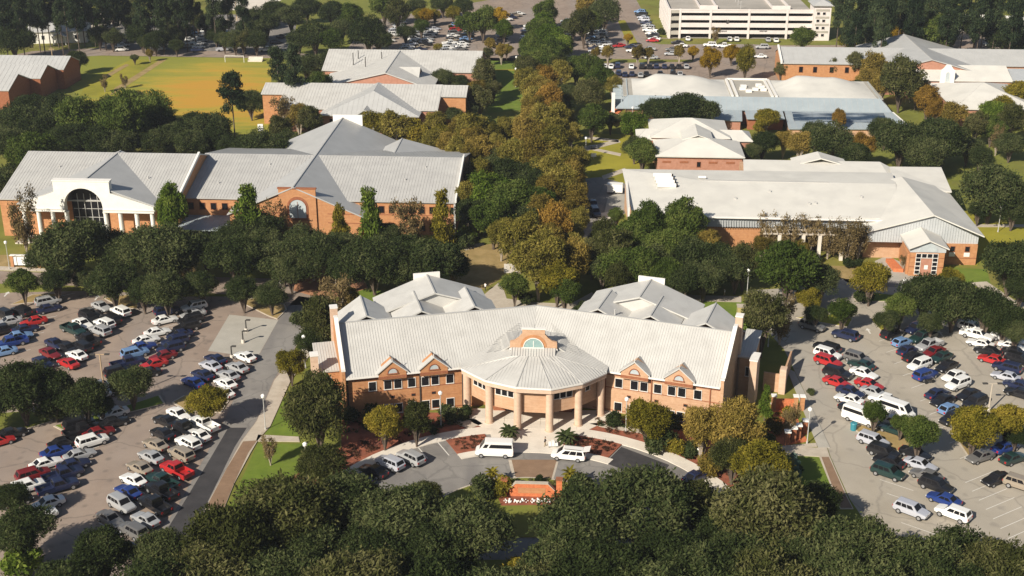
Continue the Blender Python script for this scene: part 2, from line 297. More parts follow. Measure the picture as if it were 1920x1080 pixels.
# playing field and far roads
def field_material():
    m = bpy.data.materials.new('field_grass'); m.use_nodes = True; t = m.node_tree; b = t.nodes['Principled BSDF']; b.inputs['Roughness'].default_value = 1
    g_ = t.nodes.new('ShaderNodeNewGeometry'); mp = t.nodes.new('ShaderNodeMapping'); c = at(392, 180); mp.inputs['Location'].default_value = (-c.x/46, -c.y/62, 0); mp.inputs['Scale'].default_value = (1/46, 1/62, 1)
    t.links.new(g_.outputs['Position'], mp.inputs[0]); ln = t.nodes.new('ShaderNodeVectorMath'); ln.operation = 'LENGTH'; t.links.new(mp.outputs[0], ln.inputs[0])
    n = t.nodes.new('ShaderNodeTexNoise'); n.inputs['Scale'].default_value = .10; n.inputs['Detail'].default_value = 10; n.inputs['Roughness'].default_value = .7
    m2 = t.nodes.new('ShaderNodeMapping'); m2.inputs['Scale'].default_value = (.35, 1.3, 1); t.links.new(g_.outputs['Position'], m2.inputs[0]); t.links.new(m2.outputs[0], n.inputs['Vector'])
    a = t.nodes.new('ShaderNodeMath'); a.operation = 'MULTIPLY_ADD'; a.inputs[1].default_value = 2.4; t.links.new(n.outputs[0], a.inputs[0]); t.links.new(ln.outputs['Value'], a.inputs[2])
    r = t.nodes.new('ShaderNodeValToRGB'); e = r.color_ramp.elements; e[0].position = .45; e[0].color = (.47, .25, .022, 1); e[1].position = .80; e[1].color = (.20, .21, .02, 1)
    k = e.new(.58); k.color = (.37, .275, .024, 1); k = e.new(.68); k.color = (.25, .24, .022, 1)
    d = t.nodes.new('ShaderNodeMath'); d.operation = 'DIVIDE'; d.inputs[1].default_value = 3.0; t.links.new(a.outputs[0], d.inputs[0]); t.links.new(d.outputs[0], r.inputs[0]); t.links.new(r.outputs[0], b.inputs['Base Color']); return m
sheet('playing_field', [(120, 150), (170, 105), (510, 110), (505, 260), (200, 240)], Z1, field_material())
sheet('lawn_strip', [(165, 150), (245, 112), (312, 112), (205, 185), (150, 180)], Z2, GRASS_Y)
sheet('field_track', [(300, 112), (312, 112), (232, 165), (205, 180), (215, 165)], Z3, GRASS_DRY)
slab('footpath', [(195, 142), (236, 120), (243, 122), (200, 147)], .05, GRASS_DRY)
sheet('bus_road', [(-50, 118), (60, 96), (190, 90), (560, 100), (640, 106), (640, 112), (560, 110), (190, 104), (80, 110), (-50, 135)], Z3, ASPH_L)
sheet('far_car_park_west', [(185, 98), (190, 40), (260, 30), (560, 25), (545, 100)], Z2, ASPH_G)
sheet('far_car_park', [(640, 106), (690, 40), (950, -6), (1190, -6), (1232, 70), (1440, 85), (1700, 84), (1480, 152), (1120, 152), (1115, 118), (1000, 116)], Z2, ASPH_L)
sheet('gravel_clearing', [(120, 60), (190, 25), (260, 22), (250, 45), (160, 62)], Z3, CONC)
sheet('far_clearing', [(390, 20), (400, -8), (540, -8), (500, 18)], Z3, CONC_W)
sheet('far_clearing', [(400, 40), (500, 22), (500, 30), (410, 46)], Z3, CONC)
sheet('verge_garage', [(1158, 38), (1172, 38), (1196, 82), (1176, 82)], Z4, GRASS_Y)
sheet('verge_garage_front', [(1210, 72), (1560, 78), (1560, 83), (1240, 83), (1222, 80)], Z4, GRASS)
sheet('verge_far_lot', [(1080, 110), (1300, 112), (1300, 116), (1125, 118)], Z4, GRASS)
sheet('far_drive_east', [(1640, 60), (1900, 50), (1900, 95), (1640, 90)], Z3, ASPH_L)
# planting islands in the two car parks
for pts, m in (([(448, 566), (480, 558), (535, 572), (538, 582), (520, 599), (505, 594)], GRASS_DRY), ([(20, 572), (60, 553), (105, 551), (118, 556), (80, 566)], GRASS_DRY),
               ([(195, 560), (240, 553), (262, 562), (258, 580), (225, 577)], GRASS_DRY), ([(100, 800), (200, 772), (300, 742), (310, 757), (200, 785), (120, 810)], GRASS_G),
               ([(322, 755), (345, 742), (400, 740), (430, 752), (415, 775), (350, 772)], GRASS_DRY), ([(-60, 780), (60, 770), (100, 790), (20, 815), (-80, 810)], GRASS),
               ([(1492, 596), (1560, 590), (1600, 598), (1592, 614), (1560, 610)], GRASS_Y), ([(1632, 598), (1648, 596), (1664, 620), (1655, 624)], GRASS_Y),
               ([(1835, 612), (1860, 608), (1878, 622), (1868, 634)], GRASS_Y), ([(1598, 802), (1612, 797), (1700, 822), (1716, 842), (1690, 850), (1620, 822)], GRASS_DRY),
               ([(1786, 815), (1810, 808), (1850, 820), (1850, 842), (1815, 856)], GRASS_DRY), ([(1596, 552), (1605, 545), (1690, 556), (1692, 566), (1605, 566)], GRASS_G)):
    kerbed(pts, m)
# markings
def stripes(a, b, n, dirv, length, name='bay_lines', w=.11):
    A, B = at(*a), at(*b); d = Vector((math.cos(R(dirv)), math.sin(R(dirv)))); p = Vector((-d.y, d.x))*w/2; mb = MB()
    for i in range(n):
        c = A.lerp(B, i/(n-1)).to_2d(); q = [c-p, c+d*length-p, c+d*length+p, c+p]
        mb.add([(x.x, x.y, Z4) for x in q], [(0, 1, 2, 3)])
    o = mb.build(name, PAINTW); o['kind'] = 'structure'
stripes((1810, 905), (1890, 1010), 7, 32, 6.2); stripes((1535, 668), (1690, 980), 15, -38, 5.2); stripes((1648, 640), (1800, 860), 10, 33, 5)
stripes((180, 780), (40, 960), 12, 35, 5.4); stripes((320, 600), (210, 705), 8, 33, 5.4); stripes((300, 790), (185, 980), 12, -38, 5.2); stripes((150, 590), (60, 690), 7, -35, 5.2)
stripes((90, 560), (0, 668), 8, 33, 5.4)
for a in ((8, 556), (92, 573), (178, 563), (1632, 626), (1768, 631)):
    P = at(*a); mb = MB(); d = -92
    mb.add([(P.x-.15, P.y, Z4), (P.x+.15, P.y, Z4), (P.x+.15, P.y+1.6, Z4), (P.x-.15, P.y+1.6, Z4)], [(0, 1, 2, 3)])
    mb.add([(P.x-.55, P.y+1.6, Z4), (P.x+.55, P.y+1.6, Z4), (P.x, P.y+2.6, Z4)], [(0, 1, 2)]); o = mb.build('lane_arrow', PAINTW); o['kind'] = 'structure'

# ------------------------------------------------------------------ building helpers
def seams(faces, sp, w=.045, h=.045, m=None):
    mb = MB()
    for F in faces:
        P = [Vector(p) for p in F]; n = Vector((0, 0, 0))
        for i in range(len(P)): n += P[i].cross(P[(i+1) % len(P)])
        n.normalize(); n = n if n.z > 0 else -n
        hd = Vector((0, 0, 1)).cross(n)
        if hd.length < .02: hd = Vector((1, 0, 0))
        hd.normalize(); sd = n.cross(hd).normalized(); o = P[0]
        Q = [((p-o).dot(hd), (p-o).dot(sd)) for p in P]
        lo, hi = min(q[0] for q in Q), max(q[0] for q in Q); a = lo+sp*.5
        while a < hi:
            bs = []
            for i in range(len(Q)):
                (x0, y0), (x1, y1) = Q[i], Q[(i+1) % len(Q)]
                if (x0-a)*(x1-a) < 0: bs.append(y0+(y1-y0)*(a-x0)/(x1-x0))
            bs.sort()
            for k in range(0, len(bs)-1, 2):
                if bs[k+1]-bs[k] < .3: continue
                p0 = o+hd*a+sd*bs[k]+n*.1; p1 = o+hd*a+sd*bs[k+1]+n*.1; x = hd*w/2; z = n*h
                mb.add([p0-x, p0+x, p0+x+z, p0-x+z, p1-x, p1+x, p1+x+z, p1-x+z], [(3, 2, 6, 7), (0, 3, 7, 4), (2, 1, 5, 6), (0, 1, 2, 3), (5, 4, 7, 6)])
            a += sp
    return mb
def roof(parent, faces, m, sp=None, th=.16, name='roof', seam_m=None):
    mb = MB()
    for F in faces:
        P = [Vector(p) for p in F]; k = len(P); n = Vector((0, 0, 0))
        for i in range(k): n += P[i].cross(P[(i+1) % k])
        if n.z < 0: P.reverse(); n = -n
        n.normalize()
        vs = [p+n*.1 for p in P]+[p-Vector((0, 0, th)) for p in P]
        mb.add(vs, [tuple(range(k)), tuple(range(2*k-1, k-1, -1))]+[(i+k, (i+1) % k+k, (i+1) % k, i) for i in range(k)])
    o = mb.build(name, m, parent)
    if sp:
        s = seams(faces, sp).build('roof_seams', seam_m or SEAM, o); s['kind'] = 'stuff'
    return o
def gable_y(parent, x0, x1, y0, y1, ze, zr, rm, wm, sp=.8, ov=.5, base=0, walls=True, xr=None, ridge_cap=True):   # ridge along y
    xr = (x0+x1)/2 if xr is None else xr
    s0 = (zr-ze)/(xr-x0); s1 = (zr-ze)/(x1-xr)
    f = [[(x0-ov, y0-ov, ze-s0*ov), (xr, y0-ov, zr), (xr, y1+ov, zr), (x0-ov, y1+ov, ze-s0*ov)],
         [(x1+ov, y0-ov, ze-s1*ov), (x1+ov, y1+ov, ze-s1*ov), (xr, y1+ov, zr), (xr, y0-ov, zr)]]
    r = roof(parent, f, rm, sp)
    if walls: MB().xz([(x0, base), (x1, base), (x1, ze-.18), (xr, zr-.18), (x0, ze-.18)], y0, y1).build('wall', wm, parent)
    if ridge_cap: MB().box(xr-.13, xr+.13, y0-ov, y1+ov, zr+.09, zr+.2).build('ridge_cap', SEAM, r)
    return r
def gable_x(parent, x0, x1, y0, y1, ze, zr, rm, wm, sp=.8, ov=.5, base=0, walls=True, yr=None, ovx=.3):             # ridge along x
    yr = (y0+y1)/2 if yr is None else yr
    s0 = (zr-ze)/(yr-y0); s1 = (zr-ze)/(y1-yr)
    f = [[(x0-ovx, y0-ov, ze-s0*ov), (x1+ovx, y0-ov, ze-s0*ov), (x1+ovx, yr, zr), (x0-ovx, yr, zr)],
         [(x0-ovx, yr, zr), (x1+ovx, yr, zr), (x1+ovx, y1+ov, ze-s1*ov), (x0-ovx, y1+ov, ze-s1*ov)]]
    r = roof(parent, f, rm, sp)
    if walls: MB().yz([(y0, base), (y1, base), (y1, ze-.18), (yr, zr-.18), (y0, ze-.18)], x0, x1).build('wall', wm, parent)
    return r
def hip(parent, x0, x1, y0, y1, ze, zr, rm, wm, ins=None, ov=.6, base=0, sp=None, walls=True):
    ins = ins or min(x1-x0, y1-y0)/2
    X0, X1, Y0, Y1 = x0-ov, x1+ov, y0-ov, y1+ov
    if x1-x0 >= y1-y0:
        a, b = (x0+ins, (y0+y1)/2, zr), (x1-ins, (y0+y1)/2, zr)
        f = [[(X0, Y0, ze), (X1, Y0, ze), b, a], [(X1, Y0, ze), (X1, Y1, ze), b], [(X1, Y1, ze), (X0, Y1, ze), a, b], [(X0, Y1, ze), (X0, Y0, ze), a]]
    else:
        a, b = ((x0+x1)/2, y0+ins, zr), ((x0+x1)/2, y1-ins, zr)
        f = [[(X0, Y0, ze), (X1, Y0, ze), a], [(X1, Y0, ze), (X1, Y1, ze), b, a], [(X1, Y1, ze), (X0, Y1, ze), b], [(X0, Y1, ze), (X0, Y0, ze), a, b]]
    r = roof(parent, f, rm, sp)
    if walls: MB().box(x0, x1, y0, y1, base, ze-.17).build('wall', wm, parent)
    return r
WCACHE = {}
def window(parent, x, y, z, w=1.3, h=1.6, rz=0, frame=TRIM, glass=GLASS, arch=False, mull=0, rail=0, name='window'):
    key = (w, h, frame.name, glass.name, arch, mull, rail)
    if key not in WCACHE:
        fr = MB(); t = .075
        if arch:
            n = 12; o = [(w/2*math.cos(math.pi*i/n), w/2*math.sin(math.pi*i/n)) for i in range(n+1)]; q = [(a*(w/2-t*1.5)/(w/2), b*(w/2-t*1.5)/(w/2)) for a, b in o]
            sp = h-w/2 - h/2
            for i in range(n): fr.xz([(o[i][0], o[i][1]+sp), (o[i+1][0], o[i+1][1]+sp), (q[i+1][0], q[i+1][1]+sp), (q[i][0], q[i][1]+sp)], -.14, .02)
            if sp > -h/2+.05:
                fr.box(-w/2, -w/2+t*1.5, -.14, .02, -h/2, sp); fr.box(w/2-t*1.5, w/2, -.14, .02, -h/2, sp)
            fr.box(-w/2-.1, w/2+.1, -.18, .02, -h/2-.16, -h/2)
            pane = MB().xz([(-w/2+.1, -h/2)]+[(w/2-.1, -h/2)]+[(a*.97, b*.97+sp) for a, b in o], -.05, .02)
        else:
            fr.box(-w/2-t, -w/2, -.10, .02, -h/2, h/2); fr.box(w/2, w/2+t, -.10, .02, -h/2, h/2)
            fr.box(-w/2-t, w/2+t, -.10, .02, h/2, h/2+t); fr.box(-w/2-t-.04, w/2+t+.04, -.13, .02, -h/2-.10, -h/2)
            pane = MB().box(-w/2, w/2, -.04, .02, -h/2, h/2)
        for i in range(mull):
            a = -w/2+w*(i+1)/(mull+1); fr.box(a-.05, a+.05, -.09, -.02, -h/2, h/2-(w*.15 if arch else 0))
        for i in range(rail):
            a = -h/2+h*(i+1)/(rail+1); fr.box(-w/2, w/2, -.085, -.02, a-.04, a+.04)
        WCACHE[key] = (fr.mesh('window', frame), pane.mesh('pane', glass))
    a = link(name, WCACHE[key][0], parent, (x, y, z), rz); link('pane', WCACHE[key][1], a); return a
BOXC = {}
def piece(name, parent, x0, x1, y0, y1, z0, z1, m):
    key = (round(x1-x0, 3), round(y1-y0, 3), round(z1-z0, 3), m.name, name)
    if key not in BOXC: BOXC[key] = MB().box(-key[0]/2, key[0]/2, -key[1]/2, key[1]/2, 0, key[2]).mesh(name, m)
    return link(name, BOXC[key], parent, ((x0+x1)/2, (y0+y1)/2, z0))
CYLC = {}
def column(name, parent, x, y, z0, z1, r, m, n=14):
    key = (round(z1-z0, 3), r, m.name, name)
    if key not in CYLC: CYLC[key] = MB().tube((0, 0, 0), (0, 0, key[0]), r, r, n).tube((0, 0, 0), (0, 0, .25), r*1.2, r*1.2, n).tube((0, 0, key[0]-.3), (0, 0, key[0]), r*1.22, r*1.22, n).mesh(name, m)
    return link(name, CYLC[key], parent, (x, y, z0))

# ------------------------------------------------------------------ the front building: two bent wings and a rotunda
CX, CY = 3.65, 197.2
MAIN = thing('brick_building', 'large brick building with bent white metal roof and columned round porch', 'building', (CX, CY, 0), R(-3.1))
def wing(side):
    # local x runs along the front from the outer end (0) to the bend (31.3); y into the building
    rz = R(15.9) if side < 0 else R(-15.9)
    def T(mb):                                       # mirror for the right wing, then into building space
        ox = -31.3
        out = []
        for (x, y, z) in mb.v:
            X = (x+ox) if side < 0 else -(x+ox)
            out.append((X*math.cos(rz)-y*math.sin(rz), X*math.sin(rz)+y*math.cos(rz), z))
        mb.v = out
        if side > 0: mb.f = [f[::-1] for f in mb.f]
        return mb
    def P(x, y, z):
        X = (x-31.3) if side < 0 else -(x-31.3)
        return (X*math.cos(rz)-y*math.sin(rz), X*math.sin(rz)+y*math.cos(rz), z)
    wl = MAIN
    T(MB().box(0, 31.3, 0, 11, 0, 7.9)).build('wall', BRICK if side < 0 else BRICK_TAN, wl)
    # roof plane and its back slope
    fr = [[P(-.1, -.7, 7.65), P(31.1 , -.7, 7.65), P(34.0, 9.3, 13.05), P(-.1, 9.3, 13.05)],
          [P(-.1, 9.3, 13.05), P(34.0, 9.3, 13.05), P(34.9, 12.4, 11.0), P(-.1, 12.4, 11.0)]]
    roof(wl, fr, ROOFW, .44)
    T(MB().box(-.1, 34.0, 9.15, 9.5, 13.08, 13.24)).build('ridge_cap', SEAM, wl)
    T(MB().box(0, 31.0, -.86, -.7, 7.42, 7.7)).build('gutter', TRIM, wl)
    # brick bands and pilaster strips
    for z in (4.45, 6.72, .35): T(MB().box(0, 21, -.05, .02, z, z+.13)).build('brick_band', BRICK_DK, wl)
    # end parapet with piers
    T(MB().yz([(-.9, 0), (12.6, 0), (12.6, 12.6), (9.6, 14.2), (8.8, 14.2), (-.3, 9.0), (-.9, 9.0)], -.62, -.12)).build('end_parapet', BRICK if side < 0 else BRICK_TAN, wl)
    T(MB().yz([(-.95, 9.0), (-.3, 9.0), (8.8, 14.2), (9.7, 14.2), (9.7, 14.45), (8.7, 14.45), (-.4, 9.25), (-.95, 9.25)], -.7, -.04)).build('coping', TRIM, wl)
    T(MB().box(-.95, .25, 12.2, 13.6, 0, 14.6)).build('corner_pier', TANSTONE, wl)
    T(MB().box(-1.0, .3, 12.15, 13.65, 14.6, 14.8)).build('pier_cap', TRIM, wl)
    # low side bay with its own pier (set further back on the right)
    sy = 0 if side < 0 else 8.0; hh = 7.0 if side < 0 else 7.6; bx = -4.0 if side < 0 else -3.0
    T(MB().box(bx, -.62, 4.2+sy, 12.2+sy, 0, hh)).build('side_bay', BRICK if side < 0 else BRICK_TAN, wl)
    roof(wl, [[P(bx-.3, 3.9+sy, hh+.05), P(-.62, 3.9+sy, hh+.05), P(-.62, 12.2+sy, hh+1.6), P(bx-.3, 12.2+sy, hh+1.6)]], ROOFW, .44)
    T(MB().box(bx-1.2, bx, 3.4+sy*.78, 4.9+sy, 0, 10.2 if side < 0 else 8.2)).build('side_pier', TANSTONE, wl)
    T(MB().box(bx-1.3, bx+.1, 3.3+sy*.78, 5.0+sy, 10.2 if side < 0 else 8.2, 10.4 if side < 0 else 8.4)).build('pier_cap', TRIM, wl)
    a = rz if side < 0 else rz
    p = P(-2.3, 4.2+sy, 5.0); window(wl, *p, w=.5, h=1.6, rz=a)
    # windows
    ups = [4.27, 6.78, 8.43, 10.7, 12.95, 14.6, 17.06] if side < 0 else [3.6, 6.2, 7.86, 10.17, 12.45, 14.06, 16.67]
    los = ups
    for x in ups:
        p = P(x, 0, 5.5); window(wl, *p, w=1.18, h=1.55, rz=a)
    for x in los:
        p = P(x, 0, 1.12); window(wl, *p, w=1.22, h=1.6, rz=a)
    for x in ((7.5, 10.9, 14.3) if side < 0 else (14.9, 10.3, 5.5)):
        T(MB().box(x-.35, x+.35, -.06, .02, 3.0, 3.5)).build('vent', BRICK_DK, wl)
        T(MB().box(x-.28, x+.28, -.09, -.06, 3.06, 3.44)).build('vent_grille', DARK, wl)
    # downpipes
    for x in ((.25, 12.05, 19.15) if side < 0 else (1.6, 11.2, 18.9)):
        T(MB().box(x-.08, x+.08, -.18, -.02, 0, 7.5)).build('downpipe', POLE_D if side < 0 else BRICK_DK, wl)
    # two dormers
    for x in ((7.5, 14.3) if side < 0 else (6.6, 13.9)):
        T(MB().xz([(x-2.25, 6.9), (x+2.25, 6.9), (x+2.25, 8.15), (x, 10.0), (x-2.25, 8.15)], -.95, 1.2)).build('dormer', BRICK if side < 0 else BRICK_TAN, wl)
        T(MB().box(x-2.3, x+2.3, -1.02, -.95, 7.05, 7.5)).build('corbel', BRICK_DK, wl)
        roof(wl, [[P(x-2.55, -1.15, 8.0), P(x, -1.15, 10.1), P(x, 2.9, 9.5), P(x-2.55, .6, 8.0)], [P(x+2.55, -1.15, 8.0), P(x+2.55, .6, 8.0), P(x, 2.9, 9.5), P(x, -1.15, 10.1)]], ROOFW, None, name='dormer_roof', th=.08)
        p = P(x, -.95, 8.45); window(wl, *p, w=1.7, h=.95, rz=a, frame=BRICK_DK, glass=GLASS_PALE, arch=True)
        T(MB().tube((x, -1.1, 10.0), (x, -1.1, 10.8), .05)).build('finial', TRIM, wl)
    # the rear blocks: three small gables, a larger hall
    gm = BRICK if side < 0 else BRICK_TAN
    for k, x in enumerate((5.0, 14.4, 23.6)):
        x0, x1 = x-4.6, x+4.6
        if x1 > 28: x1 = 28.0
        f = [[P(x0, 11.5, 10.9), P(x, 11.5, 13.05), P(x, 20.6, 13.05), P(x0, 18.6, 10.9)], [P(x1, 11.5, 10.9), P(x1, 18.6, 10.9), P(x, 20.6, 13.05), P(x, 11.5, 13.05)],
             [P(x0, 18.6, 10.9), P(x, 20.6, 13.05), P(x1, 18.6, 10.9)]]
        roof(wl, f, ROOFW, None, name='rear_gable_roof')
        T(MB().box(x-.12, x+.12, 11.5, 20.6, 13.12, 13.24)).build('ridge_cap', SEAM, wl)
        T(MB().box(x0+.2, x1-.2, 11.2, 18.4, 0, 10.8)).build('rear_block', gm, wl)
    x0, x1, x = 7.6, 27.4, 17.6
    T(MB().xz([(x0+.4, 9.5), (x1-.4, 9.5), (x1-.4, 10.7), (x, 13.8), (x0+.4, 10.7)], 17.2, 17.5)).build('hall_end_wall', ROOFW, wl)
    f = [[P(x0, 16.6, 10.8), P(x, 16.6, 14.0), P(x, 25.6, 14.0), P(x0, 24.6, 10.8)], [P(x1, 16.6, 10.8), P(x1, 24.6, 10.8), P(x, 25.6, 14.0), P(x, 16.6, 14.0)], [P(x0, 24.6, 10.8), P(x, 25.6, 14.0), P(x1, 24.6, 10.8)]]
    roof(wl, f, ROOFW, None, name='hall_roof')
    T(MB().box(x-.12, x+.12, 16.6, 25.6, 14.06, 14.2)).build('ridge_cap', SEAM, wl)
    T(MB().box(x0+.3, x1-.3, 18, 24.4, 0, 10.7)).build('rear_hall', gm, wl)
    T(MB().xz([(x-2.4, 12.9), (x+2.4, 12.9), (x+2.4, 14.4), (x-2.4, 14.4)], 25.5, 25.9)).build('hall_parapet', TRIM, wl)
    if side > 0:
        T(MB().box(-.5, .4, 21.5, 22.2, 0, 8)).build('corner_pier', TANSTONE, wl)
        T(MB().box(-8.4, -7.3, 15.6, 17.2, 0, 4.6)).build('yard_pier', TANSTONE, wl)
        T(MB().box(-8.0, -7.7, 17.2, 26.5, 0, 3.4)).build('yard_wall', BRICK_TAN, wl)
        T(MB().box(-8.0, -4.6, 16.2, 16.5, 0, 3.4)).build('yard_wall', BRICK_TAN, wl)
wing(-1); wing(1)
# rotunda: six columns, drum of upper rooms, half cone roof (building space, bend point at origin)
def b2(x, y):                                        # world -> building space
    dx, dy = x-CX, y-CY; c, s = math.cos(R(3.1)), math.sin(R(3.1)); return (dx*c-dy*s, dx*s+dy*c)
colsW = [(-7.4, 193.0), (-3.7, 188.9), (.9, 186.6), (6.0, 186.0), (10.7, 188.0), (14.5, 191.6)]
cb = [b2(*c) for c in colsW]
for (x, y) in cb: column('column', MAIN, x, y, 0, 7.7, .62, TANSTONE, 18)
eave = [(x*1.075, y*1.075-.2) for x, y in cb]
top = [(-3.6, -4.2), (-2.2, -4.3), (-.8, -4.4), (.9, -4.4), (2.2, -4.3), (3.6, -4.2)]
fs = []
for i in range(5):
    fs.append([(*eave[i], 8.05), (*eave[i+1], 8.05), (*top[i+1], 10.0), (*top[i], 10.0)])
fs.append([(*eave[0], 8.05), (*top[0], 10.0), (-3.6, 2.5, 10.5), (-12.5, -2.0, 8.1)]); fs.append([(*eave[5], 8.05), (12.5, -2.0, 8.1), (3.6, 2.5, 10.5), (*top[5], 10.0)])
roof(MAIN, fs, ROOFW, .5, name='rotunda_roof')
for i in range(6):
    a, b = Vector((*eave[i], 8.17)), Vector((*top[i], 10.12)); MB().tube(a, b, .1, .1, 6).build('hip_cap', SEAM, MAIN)
for i in range(5):
    a, b = Vector(eave[i]), Vector(eave[i+1]); d = (b-a).normalized(); n = Vector((d.y, -d.x))
    q = [a, b, b-n*.9, a-n*.9]; MB().prism(q, 7.15, 7.85).build('entablature', TANSTONE, MAIN)
    q = [a+n*.12, b+n*.12, b-n*.2, a-n*.2]; MB().prism(q, 7.85, 8.12).build('cornice', TRIM, MAIN)
drum = [(x*.955, y*.955) for x, y in cb]
poly = [(-11.0, -2.5)]+drum+[(11.0, -2.5), (10, 1.5), (-10, 1.5)]
MB().prism(poly, 3.0, 7.2).build('drum_wall', BRICK_TAN, MAIN)
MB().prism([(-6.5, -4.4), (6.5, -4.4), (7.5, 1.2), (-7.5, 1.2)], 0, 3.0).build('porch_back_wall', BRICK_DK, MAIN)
for i in (0, 1, 3, 4):
    a, b = Vector(drum[i]), Vector(drum[i+1]); d = (b-a).normalized(); az = math.atan2(d.y, d.x); L = (b-a).length
    for k in (-1, 0, 1):
        c = (a+b)/2+d*k*1.12
        if i == 4 and k: continue
        window(MAIN, c.x, c.y, 6.1, w=.92, h=1.5, rz=az)
for k in (-3.2, 0, 3.2): window(MAIN, k, -4.4, 1.35, w=2.0, h=2.4, name='door', mull=1)
MB().add([(-3.6, -4.3, 10.05), (3.6, -4.3, 10.05), (3.7, -2.35, 10.75), (-3.7, -2.35, 10.75)], [(0, 1, 2, 3)]).build('apron_roof', ROOFW, MAIN)
seams([[(-3.6, -4.3, 10.0), (3.6, -4.3, 10.0), (3.7, -2.35, 10.7), (-3.7, -2.35, 10.7)]], .44).build('apron_seams', SEAM, MAIN)['kind'] = 'stuff'
# stepped brick gable with the half-round window
ol = [(-3.85, 10.4), (3.85, 10.4), (3.85, 11.75), (3.1, 11.95), (2.4, 12.5), (2.0, 13.0), (1.85, 13.1), (1.85, 14.0), (-1.85, 14.0), (-1.85, 13.1), (-2.0, 13.0), (-2.4, 12.5), (-3.1, 11.95), (-3.85, 11.75)]
MB().xz(ol, -2.4, -1.9).build('stepped_gable', BRICK_TAN, MAIN)
MB().box(-1.95, 1.95, -2.5, -1.8, 14.0, 14.16).build('coping', TRIM, MAIN)
MB().box(-3.95, 3.95, -2.55, -2.35, 10.3, 10.6).build('sill_band', TRIM, MAIN)
MB().xz([(2.15*math.cos(math.pi*i/14), 10.95+2.1*math.sin(math.pi*i/14)) for i in range(15)], -2.46, -2.38).build('arch_ring', BRICK, MAIN)
window(MAIN, 0, -2.46, 11.7, w=3.4, h=1.7, arch=True, mull=1, frame=TRIM, glass=GLASS_TEAL)
roof(MAIN, [[(-3.8, -1.9, 10.75), (3.8, -1.9, 10.75), (2.2, 5.8, 10.6), (-2.2, 5.8, 10.6)], [(3.8, -1.9, 10.75), (7.6, -2.2, 8.3), (5.2, 5.2, 10.6), (2.2, 5.8, 10.6)], [(-3.8, -1.9, 10.75), (-2.2, 5.8, 10.6), (-5.2, 5.2, 10.6), (-7.6, -2.2, 8.3)]], ROOFW, .44, name='infill_roof')
MB().tube((0, -2.1, 14.1), (0, -2.1, 15.2), .05).build('finial', POLE, MAIN)
# porch floor of separate square slabs
pf = [b2(*p) for p in ((-9.5, 194), (-6.2, 188.6), (-3, 186.0), (1.0, 184.5), (6.3, 183.8), (11.5, 185.6), (16, 190), (17.2, 193))]
MB().prism(pf, 0, .10, cap0=False).build('porch_floor', CONC_W, MAIN)
tile = MB().box(-1.42, 1.42, -1.42, 1.42, 0, .05).mesh('paving_slab', CONC_W)
for i in range(-3, 4):
    for j in range(4):
        x, y = i*2.95, -6.2-j*2.95+abs(i)*.0
        if x*x+y*y < 12.2**2: link('paving_slab', tile, MAIN, (x, y, .10))

for (x, y, z) in ((-16, 6.2, 10.6), (-9.5, 8.6, 12.2), (13.5, 9.4, 12.3), (20, 5.5, 11.4), (-22, 3.5, 10.6)):
    MB().tube((x, y, z-1.2), (x, y, z+.5), .12).tube((x, y, z+.5), (x, y, z+.62), .2).build('vent_pipe', POLE, MAIN)
# ------------------------------------------------------------------ left building: white arched portico, long metal roofs
LB = thing('brick_hall', 'long brick hall with grey ribbed roofs and white arched portico', 'building', (-13.2, 279.3, 0), R(-3.5))
gable_x(LB, -61.5, .3, 0, 40, 8, 12.4, ROOFL, BRICK, .7, yr=20)
MB().yz([(-.6, 8), (20, 12.6), (20, 13.3), (18.5, 13.3), (-.6, 8.9)], .4, .8).build('end_parapet', TRIM, LB)
gable_y(LB, -49.6, -20, -5.5, 54.5, 6.2, 12.6, ROOFG, BRICK, None)
MB().xz([(-38.2, 0), (-29.9, 0), (-29.9, 12.2), (-38.2, 12.2)], -5.9, -5.4).build('centre_bay', BRICK, LB)
MB().box(-38.4, -29.7, -6.0, -5.3, 12.2, 12.5).build('coping', BRICK_DK, LB)
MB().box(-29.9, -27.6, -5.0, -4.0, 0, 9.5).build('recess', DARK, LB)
MB().xz([(-34.05+2.35*math.cos(math.pi*i/14), 8.1+2.35*math.sin(math.pi*i/14)) for i in range(15)]+[(-36.4, 4.9), (-31.7, 4.9)], -6.0, -5.88).build('arch_ring', BRICK_DK, LB)
window(LB, -34.05, -6.0, 7.75, w=4.0, h=4.4, arch=True, mull=1, frame=BRICK_DK, glass=GLASS_PALE)
window(LB, -34.05, -5.95, 2.3, w=4.2, h=3.6, arch=True, mull=3, rail=2, frame=TRIM)
for z in (4.3, 6.4): MB().box(-49.6, -38.2, -5.56, -5.5, z, z+.15).build('brick_band', BRICK_DK, LB); MB().box(-27.5, -20, -5.56, -5.5, z, z+.15).build('brick_band', BRICK_DK, LB)
for x in (-60, -57.4, -54.8, -52.2): window(LB, x, 0, 5.9, w=1.25, h=1.5, frame=BRICK_DK)
for k in range(9): window(LB, -18.6+k*2.3, 0, 5.9, w=1.2, h=1.6, frame=BRICK_DK)
for k in range(9): window(LB, -18.6+k*2.3, 0, 1.8, w=1.2, h=1.7, frame=BRICK_DK)
MB().box(-20, .3, -.06, .02, 4.6, 4.75).build('brick_band', BRICK_DK, LB)
MB().box(.1, .5, -.3, .3, 0, 7.8).build('downpipe', POLE, LB)
roof(LB, [[(-62, -9.0, 3.2), (-49.4, -9.0, 3.2), (-49.4, 0, 3.6), (-62, 0, 3.6)]], ROOFB, .9, name='link_canopy')
for x in (-61, -56, -50.5): column('canopy_post', LB, x, -8.4, 0, 3.1, .15, TRIM, 8)
